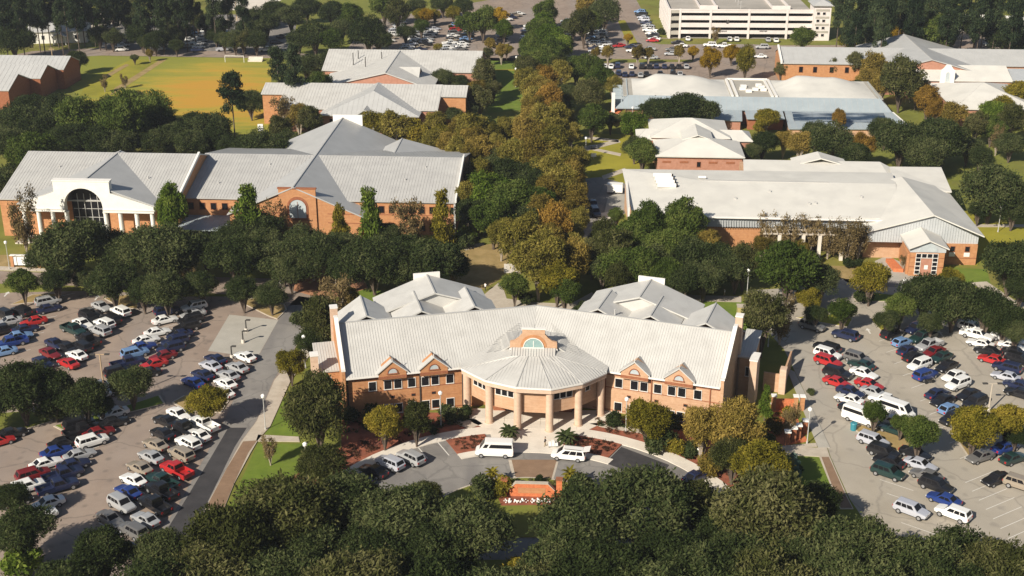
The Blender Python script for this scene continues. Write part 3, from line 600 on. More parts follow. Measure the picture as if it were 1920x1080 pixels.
for (x, y, z) in ((-55, 6, 9.4), (-45, 15, 11.3), (-12, 9, 10), (-8, 15, 11.2), (-26, 10, 9.7), (-70, 2, 11.6), (-92, 6, 12.6)): MB().tube((x, y, z-1), (x, y, z+.6), .14).build('vent_pipe', POLE, LB)
# rear low wing
gable_y(LB, -24, -6.5, 32, 46, 6.5, 9.5, ROOFG, BRICK, None, xr=-18)
# rear parapet of the cross roof
MB().box(-37.4, -29.6, 54.6, 55.0, 10.5, 13.4).build('rear_parapet', TRIM, LB)
# portico block
gable_x(LB, -101.6, -61.0, -6.3, 30, 9.0, 14.4, ROOFL, BRICK, .7, yr=12.5)
MB().yz([(-7, 9.0), (12.5, 14.5), (12.5, 15.0), (-7, 9.6)], -61.2, -60.7).build('end_parapet', TRIM, LB)
gable_y(LB, -95.6, -65.2, -9.4, 14, 9.0, 14.3, ROOFG, STUCCO, None, walls=False)
front = [(-95.6, 7.5), (-95.6, 8.8), (-87.2, 11.9), (-87.2, 14.4), (-74.6, 14.4), (-74.6, 11.9), (-65.2, 8.8), (-65.2, 7.5)]
arc = [(-80.9-4.3*math.cos(math.pi*i/18), 8.6+4.25*math.sin(math.pi*i/18)) for i in range(19)]
left = [(-95.6, 7.3), (-95.6, 8.8), (-87.2, 11.8), (-87.2, 14.4), (-80.9, 14.4)]+[(x, z) for x, z in arc[:10]][::-1]+[(-85.2, 7.3)]
right = [(-65.2, 7.3), (-65.2, 8.8), (-74.6, 11.8), (-74.6, 14.4), (-80.9, 14.4)]+[(x, z) for x, z in arc[9:]]+[(-76.6, 7.3)]
MB().xz(left, -10.2, -8.6).xz(right, -10.2, -8.6).build('portico_front', STUCCO, LB)
MB().box(-87.4, -74.4, -10.3, -8.5, 14.4, 14.65).build('coping', TRIM, LB)
MB().box(-95.9, -85.2, -10.35, -8.5, 7.9, 8.1).box(-76.6, -64.9, -10.35, -8.5, 7.9, 8.1).build('string_course', TRIM, LB)
MB().xz([(x, z) for x, z in [(-80.9-4.0*math.cos(math.pi*i/18), 8.6+4.0*math.sin(math.pi*i/18)) for i in range(19)]]+[(-76.9, .2), (-84.9, .2)], -6.62, -6.32).build('lobby_glass', GLASS, LB)
for x in (-83.5, -82, -80.5, -79, -77.6): MB().box(x-.06, x+.06, -6.72, -6.6, .2, 10.5).build('mullion', POLE, LB)
for z in (3, 5, 7, 9): MB().box(-84.6, -77.2, -6.74, -6.6, z-.05, z+.05).build('transom', POLE, LB)
for x in (-94.9, -91.6, -88.4, -85.2, -76.4, -73.1, -69.4, -65.9): column('column', LB, x, -9.4, 0, 7.3, .48, STUCCO, 14)
MB().prism([(-97, -11.5), (-64, -11.5), (-64, -1), (-97, -1)], 0, .25, cap0=False).build('portico_steps', CONC_W, LB)
for k in range(2): window(LB, -98.6, -6.3+.0, 3+3.5*k, w=1.2, h=1.6, frame=BRICK_DK)

# ------------------------------------------------------------------ right building: long cream roof, gabled entrance, pergola
RB = thing('sports_hall', 'low brick hall with broad cream metal roof and gabled glazed entrance', 'building', (84.3, 252.8, 0), R(-3.5))
MB().prism([(-58, 15.8), (-9, 15.8), (-9, 12), (12.8, 12), (14, 40), (1, 41.5), (-60, 41.5)], 0, 7.2).build('wall', BRICK_TAN, RB)
B1, B2 = (-43.2, 31.5, 10.6), (1.0, 31.5, 10.6)
roof(RB, [[(-59.0, 13.0, 8.2), (-1.8, 14.2, 8.2), B2, B1], [(-59, 13.0, 8.2), B1, (-60.8, 41.8, 9.9)], [B1, B2, (2.4, 42.3, 10.0), (-60.8, 41.8, 9.9)]], ROOFC, None)
MB().box(-43, -14, 31.3, 31.7, 10.66, 10.82).build('ridge_vent', SEAM, RB)
MB().box(.7, 1.1, 14.8, 31.5, 8.2, 8.3).build('roof_joint', SEAM, RB)
# front fascia of ribbed metal
MB().add([(-58.6, 13.1, 8.05), (-5, 14.1, 8.05), (-5, 14.4, 5.7), (-58.6, 13.6, 5.7)], [(3, 2, 1, 0)]).build('fascia', FASCIA, RB)
fm = MB()
for i in range(96):
    x = -58.4+i*.56; yy = 13.1+(x+58.6)*.0187; fm.box(x-.05, x+.05, yy-.02, yy+.09, 5.7, 8.0)
fm.build('fascia_ribs', FASCIA, RB)['kind'] = 'stuff'
MB().box(-59.2, -5, 12.7, 13.2, 8.0, 8.35).build('gutter', TRIM, RB)
MB().box(-58, -31, 14.6, 15.8, 0, 5.6).build('brick_front', BRICK, RB)
MB().box(-30, -9, 15.4, 15.7, 0, 5.6).build('glazed_recess', DARK, RB)
for x in (-27.5, -22.4, -18.9, -14.1): MB().box(x-.35, x+.35, 9.5, 10.2, 0, 5.6).build('pergola_post', CONC_W, RB)
for y in (9.8, 12.6): MB().box(-31, -9, y-.15, y+.15, 5.6, 5.9).build('pergola_beam', CONC, RB)
for k in range(18): piece('pergola_slat', RB, -30.6+k*1.25, -30.45+k*1.25, 9.2, 14.0, 5.9, 6.1, CONC)
# entrance gable
gx0, gx1, gxr = -9.0, 14.2, 4.2
roof(RB, [[(gx0-.5, 8.5, 7.0), (gxr, 8.5, 11.0), (gxr-1, 36, 11.0), (gx0-3.5, 36, 7.0)], [(gx1+.5, 7.0, 7.0), (gx1+.5, 40, 7.0), (gxr-1, 36, 11.0), (gxr, 8.5, 11.0)]], ROOFC, None, name='entrance_roof')
MB().xz([(gx0, 4.6), (gx1, 4.6), (gx1, 6.85), (gxr, 10.75), (gx0, 6.85)], 9.2, 9.6).build('gable_cladding', FASCIA, RB)
gm2 = MB()
for i in range(41):
    x = gx0+.3+i*.56; zt = 6.9+(x-gx0)/(gxr-gx0)*3.9 if x < gxr else 6.9+(gx1-x)/(gx1-gxr)*3.9
    gm2.box(x-.05, x+.05, 9.1, 9.2, 4.6, zt-.1)
gm2.build('cladding_ribs', FASCIA, RB)['kind'] = 'stuff'
MB().box(7.2, 14.1, 8.6, 38, 0, 4.6).build('entrance_wall', BRICK, RB)
MB().box(-8.6, -1.2, 14.5, 15, 0, 4.6).build('lobby_glass', GLASS, RB)
MB().prism([(-2.0, 2.2), (-1.2, 14), (-.8, 14), (-1.5, 2.2)], 0, 4.6).build('return_wall', BRICK, RB)
for x, z in ((8.9, 3.6), (12, 3.6)): window(RB, x, 8.6, z, w=.9, h=1.1, frame=BRICK_DK)
for x in (8.9, 12): MB().box(x-.6, x+.6, 8.5, 8.62, 1.9, 2.8).build('notice_panel', TRIM, RB)
MB().box(7.2, 14.1, 8.54, 8.62, 1.5, 1.62).build('brick_band', BRICK_DK, RB)
# entrance pavilion
MB().box(-1.6, 5.4, 1.4, 9.2, 0, 5.3).build('pavilion_wall', BRICK, RB)
MB().xz([(-1.75, 5.3), (5.55, 5.3), (5.55, 6.4), (1.9, 7.9), (-1.75, 6.4)], 1.3, 9.2).build('pavilion_gable', FASCIA, RB)
roof(RB, [[(-2.2, .6, 6.3), (1.9, .6, 8.05), (1.9, 9.6, 8.05), (-2.2, 9.6, 6.3)], [(6.0, .6, 6.3), (6.0, 9.6, 6.3), (1.9, 9.6, 8.05), (1.9, .6, 8.05)]], ROOFC, None, name='pavilion_roof')
MB().xz([(1.9+1.9*math.cos(math.pi*i/14), 5.45+1.9*math.sin(math.pi*i/14)) for i in range(15)], 1.2, 1.3).build('lunette', GLASS_PALE, RB)
for i in range(4): window(RB, .1+i*1.15, 1.4, 4.55, w=.95, h=.85)
for x in (.1, 3.55):
    for k in range(4): window(RB, x, 1.4, .9+k*.92, w=.95, h=.75)
MB().box(.8, 2.9, 1.3, 1.4, .3, 3.9).build('entrance_panel', BRICK_PINK, RB)
MB().box(1.45, 2.2, 1.2, 1.3, 1.6, 2.5).build('crest_sign', TRIM, RB)
for z in (2.0, 4.0): MB().box(-1.6, -.6, 1.34, 1.4, z, z+.12).box(4.3, 5.4, 1.34, 1.4, z, z+.12).build('brick_band', BRICK_DK, RB)
MB().prism([(-4.2, 3.5), (-2.2, 3.2), (-3.0, 9.5), (-4.6, 9.5)], 0, .8, cap0=False).build('brick_planter', BRICK_ORANGE, RB)
for (x, y) in ((-36, 22), (-20, 20), (-18.6, 20.4), (-28, 26), (-8, 24), (-45, 19)): MB().box(x-.22, x+.22, y-.22, y+.22, 8.2, 8.2+(y-13)*.135+.45).build('roof_vent', POLE, RB)
# rear wings of the hall
roof(RB, [[(2.5, 42, 8.8), (3.5, 50, 9.2), (16, 51, 9.0), (15, 36, 7.6), (8.5, 36, 7.6)]], ROOFC, None, name='side_roof')
MB().prism([(8.8, 36.4), (14.8, 36.6), (15.6, 50.5), (4, 49.5)], 0, 7.3).build('side_wall', STUCCO, RB)
roof(RB, [[(-32, 42, 8.0), (2.6, 42, 8.0), (2.0, 54, 9.2), (-31, 54, 9.2)], [(2.6, 42, 8.0), (7.0, 50, 7.4), (2.0, 54, 9.2)]], ROOFC, None, name='rear_roof')
roof(RB, [[(-19, 52, 8.6), (-12.5, 52, 10.4), (-12.5, 58, 10.4), (-19, 58, 8.6)], [(-6, 52, 8.6), (-6, 58, 8.6), (-12.5, 58, 10.4), (-12.5, 52, 10.4)]], ROOFC, None, name='rear_gable_roof')
MB().box(-31.5, 1.5, 42, 57, 0, 7.9).build('rear_wall', BRICK_TAN, RB)
for k in range(4):                                   # roof exhaust drums
    y = 34.2-k*2.0; MB().tube((-53.8+k*.25, y, 10.9-k*.18), (-49.6+k*.25, y, 10.9-k*.18), .55, .55, 10).build('exhaust_drum', TRIM, RB)
    MB().tube((-49.6+k*.25, y, 10.9-k*.18), (-49.2+k*.25, y, 10.9-k*.18), .4, .4, 10).build('drum_outlet', DARK, RB)
MB().tube((-43.5, 33, 11.0), (-41.8, 33, 11.0), .3, .3, 8).build('exhaust_drum', TRIM, RB)
MB().box(-59.9, -59.6, 14, 41.5, 6, 9.6).build('end_parapet', TRIM, RB)
# ------------------------------------------------------------------ small hipped building
GB = thing('hipped_building', 'small pink brick building with cream hipped roof behind the low hall', 'building', (38.0, 325.0, 0), R(-3.5))
hip(GB, -.6, 21.0, -2.0, 12.5, 6, 9, ROOFC, BRICK_PINK, ins=9)
MB().box(-.4, 20.8, -2.06, -1.95, 5.3, 5.6).build('eaves_board', BRICK_DK, GB)
for x in (1.8, 6.2, 13.6, 18): MB().box(x-1.1, x+1.1, -2.08, -1.98, 4.2, 4.7).build('vent', BRICK_DK, GB)
window(GB, 10.0, -2.0, 3.9, w=.9, h=1.3, frame=BRICK_DK, name='door')
hip(GB, -1.4, 18.6, 12.6, 30, 7, 10, ROOFC, BRICK_PINK, ins=9)
hip(GB, -5, 24.6, 13, 22, 6.2, 7.8, ROOFC, BRICK_PINK, ins=2)
roof(GB, [[(6, 5, 8.4), (10, 4.5, 9.8), (10, 16, 9.8), (6, 14, 8.4)], [(14, 5, 8.4), (14, 14, 8.4), (10, 16, 9.8), (10, 4.5, 9.8)]], ROOFC, None, name='cross_roof')
# ------------------------------------------------------------------ swimming pool building
HB = thing('pool_building', 'wide pool building with white membrane roofs and blue-grey eaves', 'building', (75.3, 365.6, 0), R(-3.5))
MB().box(-42, 33, 15.4, 38, 0, 6.85).build('wall', BRICK_PINK, HB); MB().box(-42, 33, 11.2, 15.3, 0, 4.3).build('front_wall', BRICK_PINK, HB)
MB().box(-43, 33.6, 15.6, 38.5, 6.85, 7.05).build('flat_roof', CONC_G, HB)
roof(HB, [[(-45.5, 10.3, 4.4), (35.2, 10.3, 4.4), (32.6, 15.2, 7.2), (-41.6, 15.2, 7.2)], [(-45.5, 10.3, 4.4), (-41.6, 15.2, 7.2), (-41.6, 38, 7.2), (-44.8, 40, 4.4)], [(35.2, 10.3, 4.4), (36, 38, 4.4), (33, 38, 7.2), (32.6, 15.2, 7.2)]], ROOFB, 1.6, name='eaves_roof')
def pillow(x0, x1, y0, y1, zb, hgt):
    nx, ny = 24, 14; vs = []; 
    for j in range(ny+1):
        for i in range(nx+1):
            a, b = i/nx, j/ny; e = min(a/7.0, (1-a)/10.5)*(x1-x0); ey = min(b*1.25, (1-b)*3); f = min(1, e)*min(1, ey)
            s = .93+.07*math.cos(2*math.pi*(a-.3)*2.0)
            vs.append((x0+(x1-x0)*a, y0+(y1-y0)*b, zb+hgt*f*s))
    fs = [(j*(nx+1)+i, j*(nx+1)+i+1, (j+1)*(nx+1)+i+1, (j+1)*(nx+1)+i) for j in range(ny) for i in range(nx)]
    o = MB().add(vs, fs).build('membrane_roof', ROOFC, HB)
    for p in o.data.polygons: p.use_smooth = True
pillow(-40.2, -11.2, 15.5, 38.0, 7.1, 3.6); pillow(2.9, 31.8, 15.5, 38.0, 7.1, 3.6)
for x in (-10.6, -9.2, 1.2, 2.4): MB().box(x-.35, x+.35, 16, 38, 7.05, 7.5).build('parapet', TRIM, HB)
MB().box(-10.4, 2.2, 38.0, 38.6, 6.9, 7.6).build('parapet', TRIM, HB)
for x, y in ((-6.8, 25), (-6.2, 28), (-5.2, 22), (-3, 24.5), (-.8, 27.5), (-.6, 24), (-1.4, 30)): piece('rooftop_unit', HB, x-.9, x+.9, y-.6, y+.6, 7.05, 7.9, TRIM)
MB().box(-46.6, -45.6, 10, 11, 0, 9).build('pylon', TRIM, HB)
for k in range(5): MB().box(-46.0, -43.4, 12.5+k*4.6, 12.8+k*4.6, 4.9, 6.6).build('fin', ROOFB, HB)
roof(HB, [[(-27.4, 3.0, 3.1), (-8.8, 3.0, 3.1), (-8.2, 10.6, 4.3), (-27.4, 10.6, 4.3)]], ROOFB, 1.6, name='lean_to_roof'); MB().box(-27, -9.2, 3.6, 10.5, 0, 2.9).build('lean_to_wall', BRICK_PINK, HB)
roof(HB, [[(-7.4, 4.2, 3.4), (3.6, 4.2, 3.4), (3.6, 10.6, 4.35), (-7.4, 10.6, 4.35)]], ROOFB, 1.6, name='lean_to_roof'); MB().box(-7, 3.2, 5, 10.5, 0, 3.2).build('lean_to_wall', BRICK_DK, HB)
roof(HB, [[(3.7, -3.4, 2.6), (38.6, -1.4, 2.6), (35.4, 10.7, 4.3), (4.2, 10.7, 4.3)]], ROOFB, 1.6, name='solar_roof'); MB().prism([(4.2, -2.8), (37.6, -.8), (35, 10.5), (4.4, 10.5)], 0, 2.4).build('solar_wall', BRICK_TAN, HB)
SOLAR = mat('solar_panel', (.018, .035, .06), (.035, .06, .095), .9, rough=.22, c3=(.42, .46, .48), scale2=.28, f2=.8, wave=(.35, 1.6, 1), spec=.5)  # pale streaks paint reflections into the panel colour
pm = MB().box(-.92, .92, -1.15, 1.15, 0, .08).mesh('solar_panel', SOLAR); tilt = math.atan2(1.7, 13.2)
for j in range(3):
    for i in range(14):
        y = 3.4+j*2.36; x = 6.9+i*1.9+j*.1; z = 2.6+(y+2.6)*1.7/13.2+.17
        o = link('solar_panel', pm, HB, (x, y, z)); o.rotation_euler = (tilt, 0, 0)
MB().add([(38.4, -1.4, 2.8), (38.9, -1.2, 2.8), (35.8, 10.5, 4.5), (35.3, 10.5, 4.5)], [(0, 1, 2, 3)]).build('verge_trim', TRIM, HB)
OG = thing('covered_walk', 'sloping orange covered walkway roof beside the pool building', 'walkway', at(1140, 232, 0), R(-3.5))
a, b, c, d = [at(*p)-at(1140, 232, 0) for p in ((1133, 222, 2.5), (1146, 228, 2.5), (1172, 199, 3.6), (1156, 193, 3.6))]
roof(OG, [[tuple(a), tuple(b), tuple(c), tuple(d)]], BRICK_ORANGE, None)
for p in (a, b, c, d): MB().tube((p.x, p.y, 0), (p.x, p.y, p.z-.1), .12).build('post', TRIM, OG)
# ------------------------------------------------------------------ brick building at the far right with its chapel block
IB = thing('far_brick_building', 'far long brick building with pale grey hipped roofs and white gable', 'building', (91.4, 442.7, 0), R(-3.5))
gable_x(IB, -1, 110, -15, 4, 7.4, 10.6, ROOFG, BRICK, 1.6, yr=-5)
gable_y(IB, 26, 62, -27, 14, 6.8, 11.6, ROOFG, BRICK_PINK, None)
for x in (5, 9.6, 15, 20): window(IB, x, -15, 5.2, w=1.2, h=1.8, frame=BRICK_DK)
MB().yz([(-15.8, 7.2), (-5, 10.7), (-5, 11.4), (-15.8, 8.2)], -1.9, -1.3).build('end_parapet', TRIM, IB)
CB = thing('chapel_block', 'low brick block with cream hipped roof in front of white arched gable', 'building', (91.4, 442.7, 0), R(-3.5))
hip(CB, 42.6, 66, -66, -34, 5.4, 9.6, ROOFC, BRICK_PINK, ins=16)
gable_x(CB, 36.5, 68, -33, -19, 6.4, 9.2, ROOFC, BRICK_PINK, None, yr=-24)
MB().xz([(45.6, 3), (50.0, 3), (50.0, 9.6), (49.2, 10.2), (48.4, 11.4), (47.2, 11.4), (46.4, 10.2), (45.6, 9.6)], -33.8, -33.2).build('arched_gable', STUCCO, CB)
window(CB, 47.8, -33.8, 7.6, w=1.4, h=3.2, arch=True, frame=TRIM, glass=GLASS_PALE)
for k in range(7): window(CB, 42.6, -62+k*3.6, 3.2, w=.9, h=1.4, rz=R(-90), frame=BRICK_DK)
window(CB, 39, -33, 4.6, w=1.1, h=1.4, frame=BRICK_DK)
for x in (69.5, 74, 78.5): column('column', CB, x, -30, 0, 6.0, .4, STUCCO, 10)
roof(CB, [[(66.5, -31.5, 6.2), (84, -31.5, 6.2), (84, -20, 7.4), (66.5, -20, 7.4)]], FASCIA, None, name='porch_roof')
MB().box(67, 84, -22, -19, 0, 6).build('porch_wall', BRICK_DK, CB)
# ------------------------------------------------------------------ multi-storey car park
JB = thing('parking_garage', 'pale concrete multi-storey parking garage with four open decks', 'garage', (60.6, 505.7, 0), R(-1.8))
GC = mat('garage_concrete', (.62, .565, .53), (.70, .645, .61), .3, rough=.85); GD = mat('garage_deck', (.34, .31, .265), (.46, .42, .365), .06, rough=.9, c3=(.24, .22, .19), scale2=.08, f2=.8, wave=(.3, 1, 1))
W, DP = 55.0, 48.0
for k in range(4): MB().box(.3, W-.3, .5, DP, 2.75*k+(.02 if k == 0 else -.3), 2.75*k+.05).build('floor_slab', GD, JB)
MB().box(.3, W-.3, .4, DP, 10.2, 10.5).build('roof_deck', GD, JB)
MB().box(.3, W-.3, 12, 12.3, 0, 10).build('inner_wall', GC, JB)
bays = [(4.6, 15.5), (16.3, 30.2), (31.0, 44.8), (45.6, 55.0)]
for k in range(4):
    z0 = 2.75*k+1.65 if k else 1.95; z1 = 2.75*(k+1)+.75 if k < 3 else 11.3
    for (x0, x1) in bays: piece('spandrel', JB, x0, x1, 0, .35, z0 if k else 1.9, z1 if k == 3 else 2.75*(k+1)+.55, GC)
for x in (0.2, 4.2, 15.9, 30.6, 45.2, 55.4): piece('pier', JB, x-.4, x+.4, -.12, .6, 0, 11.4, GC)
for k in range(4):
    piece('stair_panel', JB, .7, 3.8, -.02, .3, 2.75*k+1.5, 2.75*k+2.9, CONC_G)
for k in range(9):
    y = 2.5+k*5.2
    piece('side_pier', JB, -.35, .35, y-.7, y+.7, 0, 11.3, GC)
for k in range(4): piece('side_spandrel', JB, -.2, .25, .4, DP, 2.75*k+1.75, 2.75*(k+1)+.55, GC)
MB().box(0, W, -.1, .3, 10.9, 11.35).build('parapet', GC, JB); MB().box(0, W, DP-.3, DP, 0, 11.35).build('rear_wall', GC, JB)
for (x0, x1) in ((12, 19), (40, 47)): MB().box(x0, x1, 5, 5.5, 10.5, 11.9).box(x0, x0+.5, 5.5, 45, 10.5, 11.4).box(x1-.5, x1, 5.5, 45, 10.5, 11.4).build('ramp_wall', GC, JB)
for k in range(5): column('deck_light_pole', JB, 28, 6+k*8, 10.5, 13.5, .1, POLE, 6)
tw = MB().box(54.9, 61.2, -2.6, 7, 0, 13.4); tw.build('stair_tower', GC, JB)
hip(JB, 54.6, 61.5, -2.9, 7.3, 13.4, 15.2, ROOFG, GC, walls=False)
for k in range(4):
    for x in (56.4, 58.6): window(JB, x, -2.6, 2.75*k+2.1, w=1.1, h=.95, frame=GC)
    piece('vent_panel', JB, 55.4, 60.6, -2.7, -2.6, 2.75*k+2.95, 2.75*k+3.75, CONC_G)
for x, z, s in ((22.4, 5.9, 1), (21.0, 2.6, 2), (36.5, 2.7, 2)):
    mb = MB()
    if s == 1: mb.xz([(x-.5, z), (x+.3, z-.2), (x+.8, z+.5), (x+.5, z+1.5), (x-.1, z+1.2), (x-.6, z+1.6), (x-.3, z+.7)], -.06, 0)
    else:
        for i in range(6): mb.box(x-1.5+i*.5, x-1.18+i*.5, -.06, 0, z+.1*(i % 2), z+.55)
    mb.build('wall_emblem', POLE_D, JB)
# ------------------------------------------------------------------ the twin halls in the middle distance
FC = thing('gabled_hall', 'brick hall with cream and grey ribbed roof beyond the long grey hall', 'building', (-74.9, 394.8, 0), R(-3.5))
gable_x(FC, 9, 55, -25, 3, 7, 11, ROOFW, BRICK_PINK, .9, yr=-11)
gable_x(FC, 2.5, 62.5, -17, -5, 9.2, 10.9, ROOFW, BRICK, .9, yr=-11)
f = [[(22.0, -31, 6.4), (50.6, -31, 6.4), (36.3, -21, 11.2)], [(22.0, -31, 6.4), (36.3, -21, 11.2), (36, -10, 11.2), (22.0, -10, 6.4)], [(50.6, -31, 6.4), (50.6, -10, 6.4), (36, -10, 11.2), (36.3, -21, 11.2)]]
roof(FC, f, ROOFG, 1.4, name='cross_roof'); MB().box(22.8, 49.8, -30.2, -12, 0, 6.3).build('cross_wall', BRICK_PINK, FC)
roof(FC, [[(32.2, -32.2, 6.5), (35.2, -32.2, 8.4), (35.2, -25, 8.4), (32.2, -28, 6.5)], [(38.2, -32.2, 6.5), (38.2, -28, 6.5), (35.2, -25, 8.4), (35.2, -32.2, 8.4)]], ROOFG, 1.4, name='porch_roof'); MB().xz([(32.6, 0), (37.8, 0), (37.8, 6.5), (35.2, 8.1), (32.6, 6.5)], -31.6, -30).build('porch_wall', FASCIA, FC)
for x in (11, 13.5, 17, 20.6, 25.5, 28.4, 53): window(FC, x, -25 if x < 22 or x > 50 else -30.2, 4.4, w=1.3, h=1.7, frame=BRICK_DK)
BC = thing('gabled_hall', 'farther cream roofed brick hall whose link roof runs to the nearer hall', 'building', (-74.9, 394.8, 0), R(-3.5))
gable_x(BC, 12.5, 63, 23, 50, 7.4, 11.4, ROOFW, BRICK_PINK, .9, yr=36)
gable_y(BC, 15.5, 50, 3.2, 36, 6.4, 11.2, ROOFW, BRICK_PINK, .9, xr=36)
gable_x(BC, 36, 45, 8, 22, 6.6, 10.4, ROOFW, BRICK_DK, None)  # right-facing gable in darker brick, its shade put into the colour
window(BC, 53, 23, 4.8, w=2.4, h=1.6, frame=BRICK_DK)
for x, y in ((22, 26), (23, 30), (27, 20), (31, 28)): MB().tube((x, y, 8), (x, y, 12.4), .14).build('vent_pipe', POLE_D, BC)
# ------------------------------------------------------------------ gabled building at the far left, white house
DB = thing('grey_gabled_building', 'building at left edge with grey sawtooth gables and shaded end walls', 'building', (-144.4, 419.4, 0), R(-3.5))
for (x1, y0, y1, ze, zr) in ((-2, 2, 16, 6.6, 9.4), (-4.5, -11, 2, 6.6, 9.4), (-8, -27, -11, 6.4, 9.6)): gable_x(DB, -60, x1, y0, y1, ze, zr, ROOFG, BRICK_DK, 1.5, ov=.2)  # walls in darker brick so the colour carries the end walls' shade
EB = thing('white_house', 'long white house with grey roof and small porch near the woods', 'house', (-180.5, 495.4, 0), R(8))
gable_x(EB, -3, 18.5, 0, 12, 4.6, 7.2, ROOFG, STUCCO, 1.5)
roof(EB, [[(6.4, -4.2, 3.0), (9, -4.2, 4.4), (9, 1, 4.4), (6.4, 1, 3.0)], [(11.6, -4.2, 3.0), (11.6, 1, 3.0), (9, 1, 4.4), (9, -4.2, 4.4)]], ROOFG, None, name='porch_roof')
for x in (6.8, 11.2): MB().box(x-.2, x+.2, -4, -3.6, 0, 3).build('porch_post', TRIM, EB)
for x in (-1, 2.4, 14.6): window(EB, x, 0, 2.3, w=1.0, h=1.4, frame=FASCIA)
WH = thing('white_shed', 'white building half hidden among dark trees at top right', 'building', at(1815, 60), R(-3.5)); gable_x(WH, -9, 9, 0, 9, 4, 6, ROOFC, STUCCO, None)
WH = thing('white_shed', 'low white roofed building behind trees at right edge', 'building', at(1895, 58), R(-3.5)); gable_x(WH, -8, 10, 0, 8, 3.6, 5.2, ROOFC, STUCCO, None)

# ------------------------------------------------------------------ drive, roundabout and planting before the front building
def arcpts(r0, a0, a1, n, c=(2.0, 155.0)):
    return [(c[0]+r0*math.cos(R(a0+(a1-a0)*i/n)), c[1]+r0*math.sin(R(a0+(a1-a0)*i/n))) for i in range(n+1)]
def ring(name, r0, r1, a0, a1, z0, z1, m, n=28):
    o = MB().prism(arcpts(r0, a0, a1, n)+arcpts(r1, a1, a0, n), z0, z1, cap0=False).build(name, m); o['kind'] = 'structure'; return o
ring('mulch_bed', 33.1, 38.2, 24, 74, 0, .05, MULCH); ring('mulch_bed', 33.1, 38.6, 108, 160, 0, .05, MULCH)
o = MB().prism(arcpts(30.6, -10, 190, 44), 0, Z2, cap0=False).build('drive', ASPH_G); o['kind'] = 'structure'
ring('sidewalk', 30.6, 33.1, 10, 170, 0, .13, CONC_W)
for a0, a1, m in ((60, 77, MULCH), (102, 114, MULCH)): ring('planting_bed', 25.7, 30.6, a0, a1, 0, .15, m)
ring('kerb_walk', 24.0, 25.7, 58, 114, 0, .13, CONC_W)
o = MB().prism([(-2.6, 179.4), (8.0, 179.4), (9.4, 186.2), (-3.6, 186.2)], 0, .14, cap0=False).build('entrance_walk', CONC_W); o['kind'] = 'structure'
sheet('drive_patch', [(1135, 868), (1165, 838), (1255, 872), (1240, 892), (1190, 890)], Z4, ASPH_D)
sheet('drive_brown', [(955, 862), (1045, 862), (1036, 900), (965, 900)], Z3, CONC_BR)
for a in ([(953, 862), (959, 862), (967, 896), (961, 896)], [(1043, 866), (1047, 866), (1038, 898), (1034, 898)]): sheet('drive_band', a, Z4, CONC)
o = MB().prism(arcpts(16.4, 0, 180, 28), 0, .13, cap0=False).build('island_kerb', CONC); o['kind'] = 'structure'
o = MB().prism(arcpts(16.05, 0, 180, 28), .1, .17, cap0=False).build('island_bed', GRASS); o['kind'] = 'structure'
sheet('sign_bed', [(930, 925), (955, 912), (1045, 912), (1065, 925), (1050, 948), (940, 950)], .18, MULCH)
stripes((838, 826), (858, 855), 2, 100, .1)
for a in ((778, 832), (818, 826)):
    P = at(*a); q = at(a[0]+24, a[1]+28); d = (q-P).normalized(); n = Vector((-d.y, d.x, 0))*.08; o = MB().add([(P-n)+Vector((0, 0, Z4)), (q-n)+Vector((0, 0, Z4)), (q+n)+Vector((0, 0, Z4)), (P+n)+Vector((0, 0, Z4))], [(0, 1, 2, 3)]).build('bay_line', PAINTW); o['kind'] = 'structure'
slab('footpath', [(845, 790), (880, 780), (905, 795), (880, 805)], .1, CONC); slab('footpath', [(1105, 795), (1160, 790), (1215, 808), (1210, 815), (1130, 802)], .1, CONC)
sheet('garden_ground', [(640, 770), (880, 775), (905, 800), (800, 815), (680, 850), (640, 860)], Z2, MULCH); sheet('garden_ground', [(1120, 785), (1350, 790), (1440, 840), (1330, 880), (1200, 815)], Z2, MULCH)
# brick sign wall on the island
p0 = at(997, 931); SG = thing('brick_sign', 'orange brick sign wall with cut corners on the roundabout island', 'sign wall', p0, R(-3))
MB().xz([(-3.3, 0), (3.3, 0), (3.3, 1.3), (2.4, 2.3), (-2.4, 2.3), (-3.3, 1.3)], -.3, .3).build('wall', BRICK_ORANGE, SG)
MB().xz([(-3.4, 1.3), (-2.4, 2.38), (2.4, 2.38), (3.4, 1.3), (3.4, 1.18), (2.35, 2.28), (-2.35, 2.28), (-3.4, 1.18)], -.36, .36).build('coping', CONC, SG)
MB().box(-2.0, 2.0, -.34, -.3, .75, 1.65).build('name_panel', BRICK, SG)
for s in (-1, 1):
    b = thing('brick_pillar', 'brick pillar just %s of the brick sign wall' % ('left' if s < 0 else 'right'), 'pillar', p0+Vector((s*4.0, .3, 0)), R(-3), 'pillars beside the sign wall')
    MB().box(-.42, .42, -.42, .42, 0, 2.7).build('shaft', BRICK_ORANGE, b); MB().box(-.5, .5, -.5, .5, 2.7, 2.86).build('cap', BRICK_DK, b)
fl = MB()
for i in range(60): x = random.uniform(-4.2, 3.6); fl.ball((x, random.uniform(-2.2, -1.2), .35), random.uniform(.09, .2), n=5, k=3)
o = fl.build('flowers', LAMPW, None, p0); o['kind'] = 'stuff'
